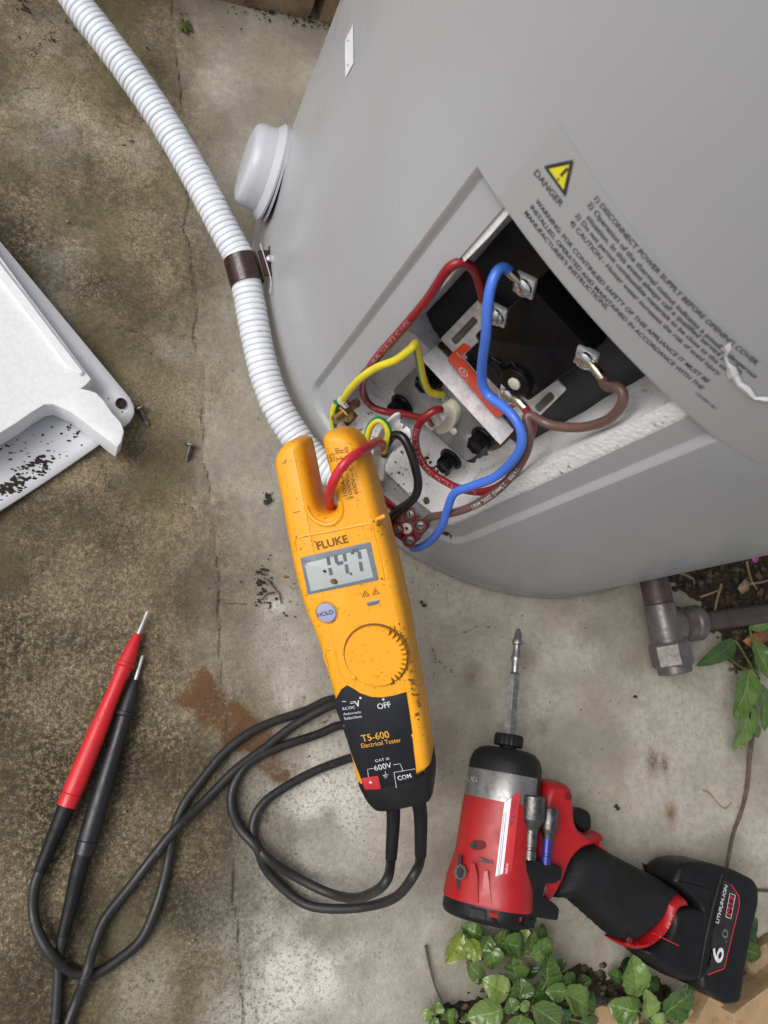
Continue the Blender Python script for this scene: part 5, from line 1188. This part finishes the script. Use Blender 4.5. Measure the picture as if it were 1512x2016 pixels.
plant('weed', (1276, 2014), 'green weed with large wet leaves beside the battery', [
    ((1254, 1964), (1247, 1880), 58, 0, .030, .034, {'drops': 12}), ((1258, 1990), (1198, 1978), 58, 1, .028, .022), ((1276, 2006), (1272, 1948), 48, 1, .034, .036), ((1304, 1998), (1368, 1940), 62, 0, .030, .030, {'drops': 26}), ((1280, 2008), (1314, 2014), 32, 4, .034, .032), ((1278, 1950), (1294, 1924), 24, 3, .014, .012), ((1230, 1920), (1240, 1884), 34, 3, .014, .010), ((1226, 1926), (1196, 1916), 24, 3, .010, .008), ((1300, 1974), (1340, 1990), 30, 3, .012, .010)])
plant('weed', (866, 2006), 'tiny weed in the bottom edge left of the bushy one', [
    ((858, 1996), (862, 1972), 26, 1, .014, .016), ((850, 2002), (832, 1990), 22, 1, .014, .012), ((876, 1996), (902, 2006), 26, 0, .014, .012), ((862, 2006), (846, 2018), 24, 0, .014, .010), ((914, 2012), (918, 1994), 22, 0, .010, .010), ((872, 2006), (884, 1984), 20, 0, .012, .012)])
plant('weed', (1450, 1874), 'pointed green leaves sticking out behind the battery', [((1455, 1846), (1492, 1808), 34, 3, .020, .018), ((1452, 1866), (1500, 1880), 40, 0, .018, .014), ((1466, 1848), (1488, 1836), 22, 3, .014, .012)])
plant('weed', (1490, 1330), 'trailing green weed hanging over the slab right of the fitting', [
    ((1448, 1262), (1374, 1310), 40, 3, .022, .020), ((1478, 1318), (1446, 1416), 62, 0, .034, .030, {'drops': 4}), ((1470, 1372), (1448, 1478), 60, 0, .024, .018, {'bite': .12}), ((1492, 1344), (1508, 1440), 56, 0, .028, .022), ((1474, 1424), (1496, 1452), 28, 0, .020, .018), ((1484, 1262), (1516, 1336), 44, 0, .028, .024), ((1476, 1236), (1522, 1222), 30, 4, .026, .024), ((1492, 1300), (1530, 1290), 40, 3, .018, .016), ((1440, 1300), (1428, 1270), 26, 3, .012, .010)])

# roots, twigs, dry leaves
def twig(pts, r, mat, label, cat='twig', name='twig', group=None):
    q = resample(catmull(pts, 6), .003)[0]; o = obj(name, *tube(q, np.linspace(r, r * .6, len(q)), 8), mat, None); tag(o, label, cat, group)
m_root = plain('brown root', (.085, .055, .042), .7, var=.4, vs=160, bump=.5); m_dry = plain('dry leaf', (.21, .095, .035), .7, var=.4, vs=120, bump=.4); m_straw = plain('straw', (.27, .19, .10), .7, var=.3, vs=150)
twig([P(1482, 1440, .014), P(1476, 1490, .006), P(1472, 1540, .004), P(1462, 1590, .003), P(1444, 1640, .003), P(1434, 1690, .004), P(1428, 1730, .004)], .0020, m_root, 'long thin brown root trailing across the slab to the battery', 'root', 'root')
twig([P(1468, 1762, .004), P(1490, 1753, .003), P(1530, 1756, .003)], .0016, m_root, 'short brown root at the right edge beside the battery', 'root', 'root')
twig([P(1384, 1555, .0015), P(1398, 1562, .0015), P(1412, 1580, .0015), P(1428, 1592, .0015), P(1440, 1580, .0015)], .0007, m_straw, 'fine curled rootlet on the slab above the battery', 'root', 'root')
twig([P(526, 1140, .002), P(540, 1158, .002), P(549, 1168, .002), P(554, 1188, .002)], .0008, m_root, 'small dark bent twig on the concrete left of the tester'); twig([P(540, 1166, .002), P(524, 1170, .002), P(516, 1180, .002)], .0007, m_root, 'short dark twig beside the bent one left of the tester')
twig([P(838, 1862, .003), P(848, 1910, .003), P(858, 1945, .004), P(872, 1975, .005)], .0011, m_root, 'thin dark twig left of the bushy weed')
for k, (p, l) in enumerate((([(1340, 1128), (1365, 1140), (1366, 1150)], 'pale bent stalk in the soil next to the tank rim'), ([(1420, 1150), (1408, 1200), (1412, 1240)], 'thin upright straw crossing the soil behind the pipe'), ([(1470, 1105), (1478, 1140), (1490, 1160)], 'pale twig below the pink petal'), ([(1475, 1150), (1500, 1146), (1520, 1140)], 'short pale straw at the right edge of the soil'), ([(1380, 1175), (1400, 1168), (1420, 1160)], 'light straw lying above the compression nut'))):
    twig([P(*q, .012) for q in p], .0012, m_straw, l)
def flake(name, px, z, mat, label, cat):
    V = [P(u, v, z + rng.uniform(-.001, .002)) for u, v in px]; c = np.mean(V, axis=0) + UP * .0012; n = len(V); V2 = V + [c]
    o = obj(name, V2, [[i, (i + 1) % n, n] for i in range(n)], mat, None, smooth=60); md = o.modifiers.new('thick', 'SOLIDIFY'); md.thickness = .0004; tag(o, label, cat)
flake('dry_leaf', [(1462, 1262), (1478, 1250), (1500, 1236), (1522, 1234), (1520, 1258), (1500, 1268), (1482, 1278)], .016, m_dry, 'orange brown dry leaf in the soil under the pipe', 'dry leaf')
flake('dry_leaf', [(1452, 1158), (1466, 1140), (1478, 1146), (1474, 1162), (1460, 1170)], .013, m_straw, 'pale crumpled dry leaf in the soil above the pipe', 'dry leaf')
flake('petal', [(1480, 1094), (1486, 1090), (1494, 1094), (1494, 1104), (1486, 1108), (1480, 1102)], .014, plain('pink petal', (.62, .10, .42), .5), 'pink petal on the soil beside the tank', 'petal')
# stones
def stone(u, v, sx, sy, sz, rot, seed, label, mat=None):
    c = P(u, v, 0); o = rough_block((c[0], c[1], .0), sx, sy, sz, rot, seed, mat or m_stone, None, 'stone', 6, .0035); tag(o, label, 'stone')
stone(1492, 1985, .095, .062, .030, .35, 3, 'large tan sandstone block in the bottom right corner'); stone(1388, 2010, .030, .050, .020, .75, 5, 'narrow tan stone wedged beside the battery foot'); stone(1488, 1885, .036, .024, .010, .3, 7, 'brown flat stone behind the battery', m_wall)
stone(1196, 2000, .040, .026, .011, .1, 9, 'tan stone between the two bottom weeds'); stone(1330, 2014, .024, .018, .012, .5, 12, 'small pinkish stone right of the wet weed'); stone(1300, 2030, .018, .015, .012, 1.2, 14, 'small round stone under the wet weed')

# ================================================================== DEBRIS
def crumbs(name, spots, z, label, seed, mat=m_dirt, fixed=None):
    r = random.Random(seed); pr = []
    for u, v, n, sp, s in spots:
        for k in range(n):
            uu, vv = u + r.gauss(0, sp), v + r.gauss(0, sp); p = fixed(uu, vv) if fixed else P(uu, vv, z); q = r.uniform(.45, 1.3) * s
            pr.append(lump(p + UP * q * .25, q, k + u, (r.uniform(.6, 1.9), r.uniform(.6, 1.3), r.uniform(.4, .8)), 1, .6))
    o = obj(name, *join(*pr), mat, None, smooth=0); tag(o, label, 'debris', kind='stuff')
crumbs('dirt_specks', [(150, 45, 14, 50, .00065), (70, 85, 10, 25, .00065), (100, 70, 10, 14, .00079), (240, 130, 8, 40, .00065), (45, 12, 14, 8, .00101), (420, 20, 14, 40, .00065), (250, 380, 8, 40, .00050), (220, 900, 8, 60, .00043), (500, 1180, 12, 40, .00058), (525, 985, 16, 6, .00101), (530, 975, 8, 4, .00115), (515, 1128, 12, 7, .00086), (512, 1140, 8, 5, .00101), (518, 1160, 14, 8, .00094), (528, 1185, 8, 5, .00101), (508, 1188, 8, 6, .00086), (570, 1210, 5, 6, .00072), (640, 1060, 4, 40, .00058), (860, 1300, 8, 40, .00050), (940, 1200, 14, 60, .00043), (1150, 1400, 16, 110, .00043), (1250, 1370, 1, 1, .00158), (1213, 1587, 2, 2, .00158), (1145, 1398, 1, 1, .00086), (1255, 1503, 1, 1, .00072), (1200, 1700, 14, 100, .00036), (300, 620, 12, 80, .00050), (800, 1130, 8, 30, .00050), (830, 1185, 2, 3, .00115), (250, 1150, 10, 90, .00043), (120, 1250, 12, 80, .00050)], .0012, 'scattered black dirt specks on the concrete', 3)
crumbs('wall_foot_dirt', [(450, 8, 12, 12, .0006), (490, 14, 16, 12, .0007), (530, 22, 18, 9, .0009), (570, 32, 18, 8, .0009), (610, 42, 18, 7, .0009), (640, 50, 12, 6, .0008)], .0012, 'dark dirt gathered along the foot of the stone wall', 13)
mo = thing('moss_tuft', tuple(P(366, 52, 0)), 'small green moss tuft on the concrete near the top edge', 'moss')
obj('moss', *join(*[lump(P(366 + rng.gauss(0, 5), 53 + rng.gauss(0, 6), .0015), rng.uniform(.0009, .002), k, (1, 1, .7), 1, .5) for k in range(40)]), plain('moss green', (.06, .075, .012), .9, var=.4, vs=300), mo, smooth=0)
crumbs('pale_flecks', [(100, 230, 5, 40, .00086), (245, 282, 2, 10, .00108), (30, 1225, 3, 14, .00094), (300, 1250, 3, 10, .00086), (60, 1170, 3, 20, .00086), (130, 435, 2, 3, .00130), (280, 1420, 4, 60, .00072), (215, 1600, 3, 30, .00072), (330, 1640, 4, 60, .00072), (360, 1870, 3, 40, .00072), (200, 1210, 4, 50, .00072)], .0012, 'pale flecks of wood and leaf on the mossy concrete', 4, m_straw)
crumbs('foam_dirt', [(840, 905, 10, 5, .0009), (855, 925, 14, 6, .0009), (870, 940, 12, 5, .0009), (795, 915, 6, 12, .0006), (780, 950, 6, 12, .0006), (835, 985, 3, 2, .0018), (820, 960, 8, 12, .0006), (800, 880, 8, 25, .0006), (1000, 985, 6, 5, .0007), (970, 1000, 5, 5, .0007)], 0, 'brown dirt specks on the white foam in the opening', 6, plain('brown dirt', (.09, .06, .03), .9, var=.5, vs=300), lambda u, v: P(u, v, .0780))
crumbs('rim_dirt', [(618, 798, 12, 4, .0009), (625, 808, 14, 5, .0010), (632, 822, 12, 4, .0009), (875, 1055, 14, 4, .0011), (885, 1062, 12, 5, .0011), (872, 1068, 6, 4, .0009), (640, 838, 10, 4, .0009)], 0, 'black crumbly dirt clinging to the rim of the opening', 8, m_dirt, lambda u, v: cylhit(u, v, TR - .0030))
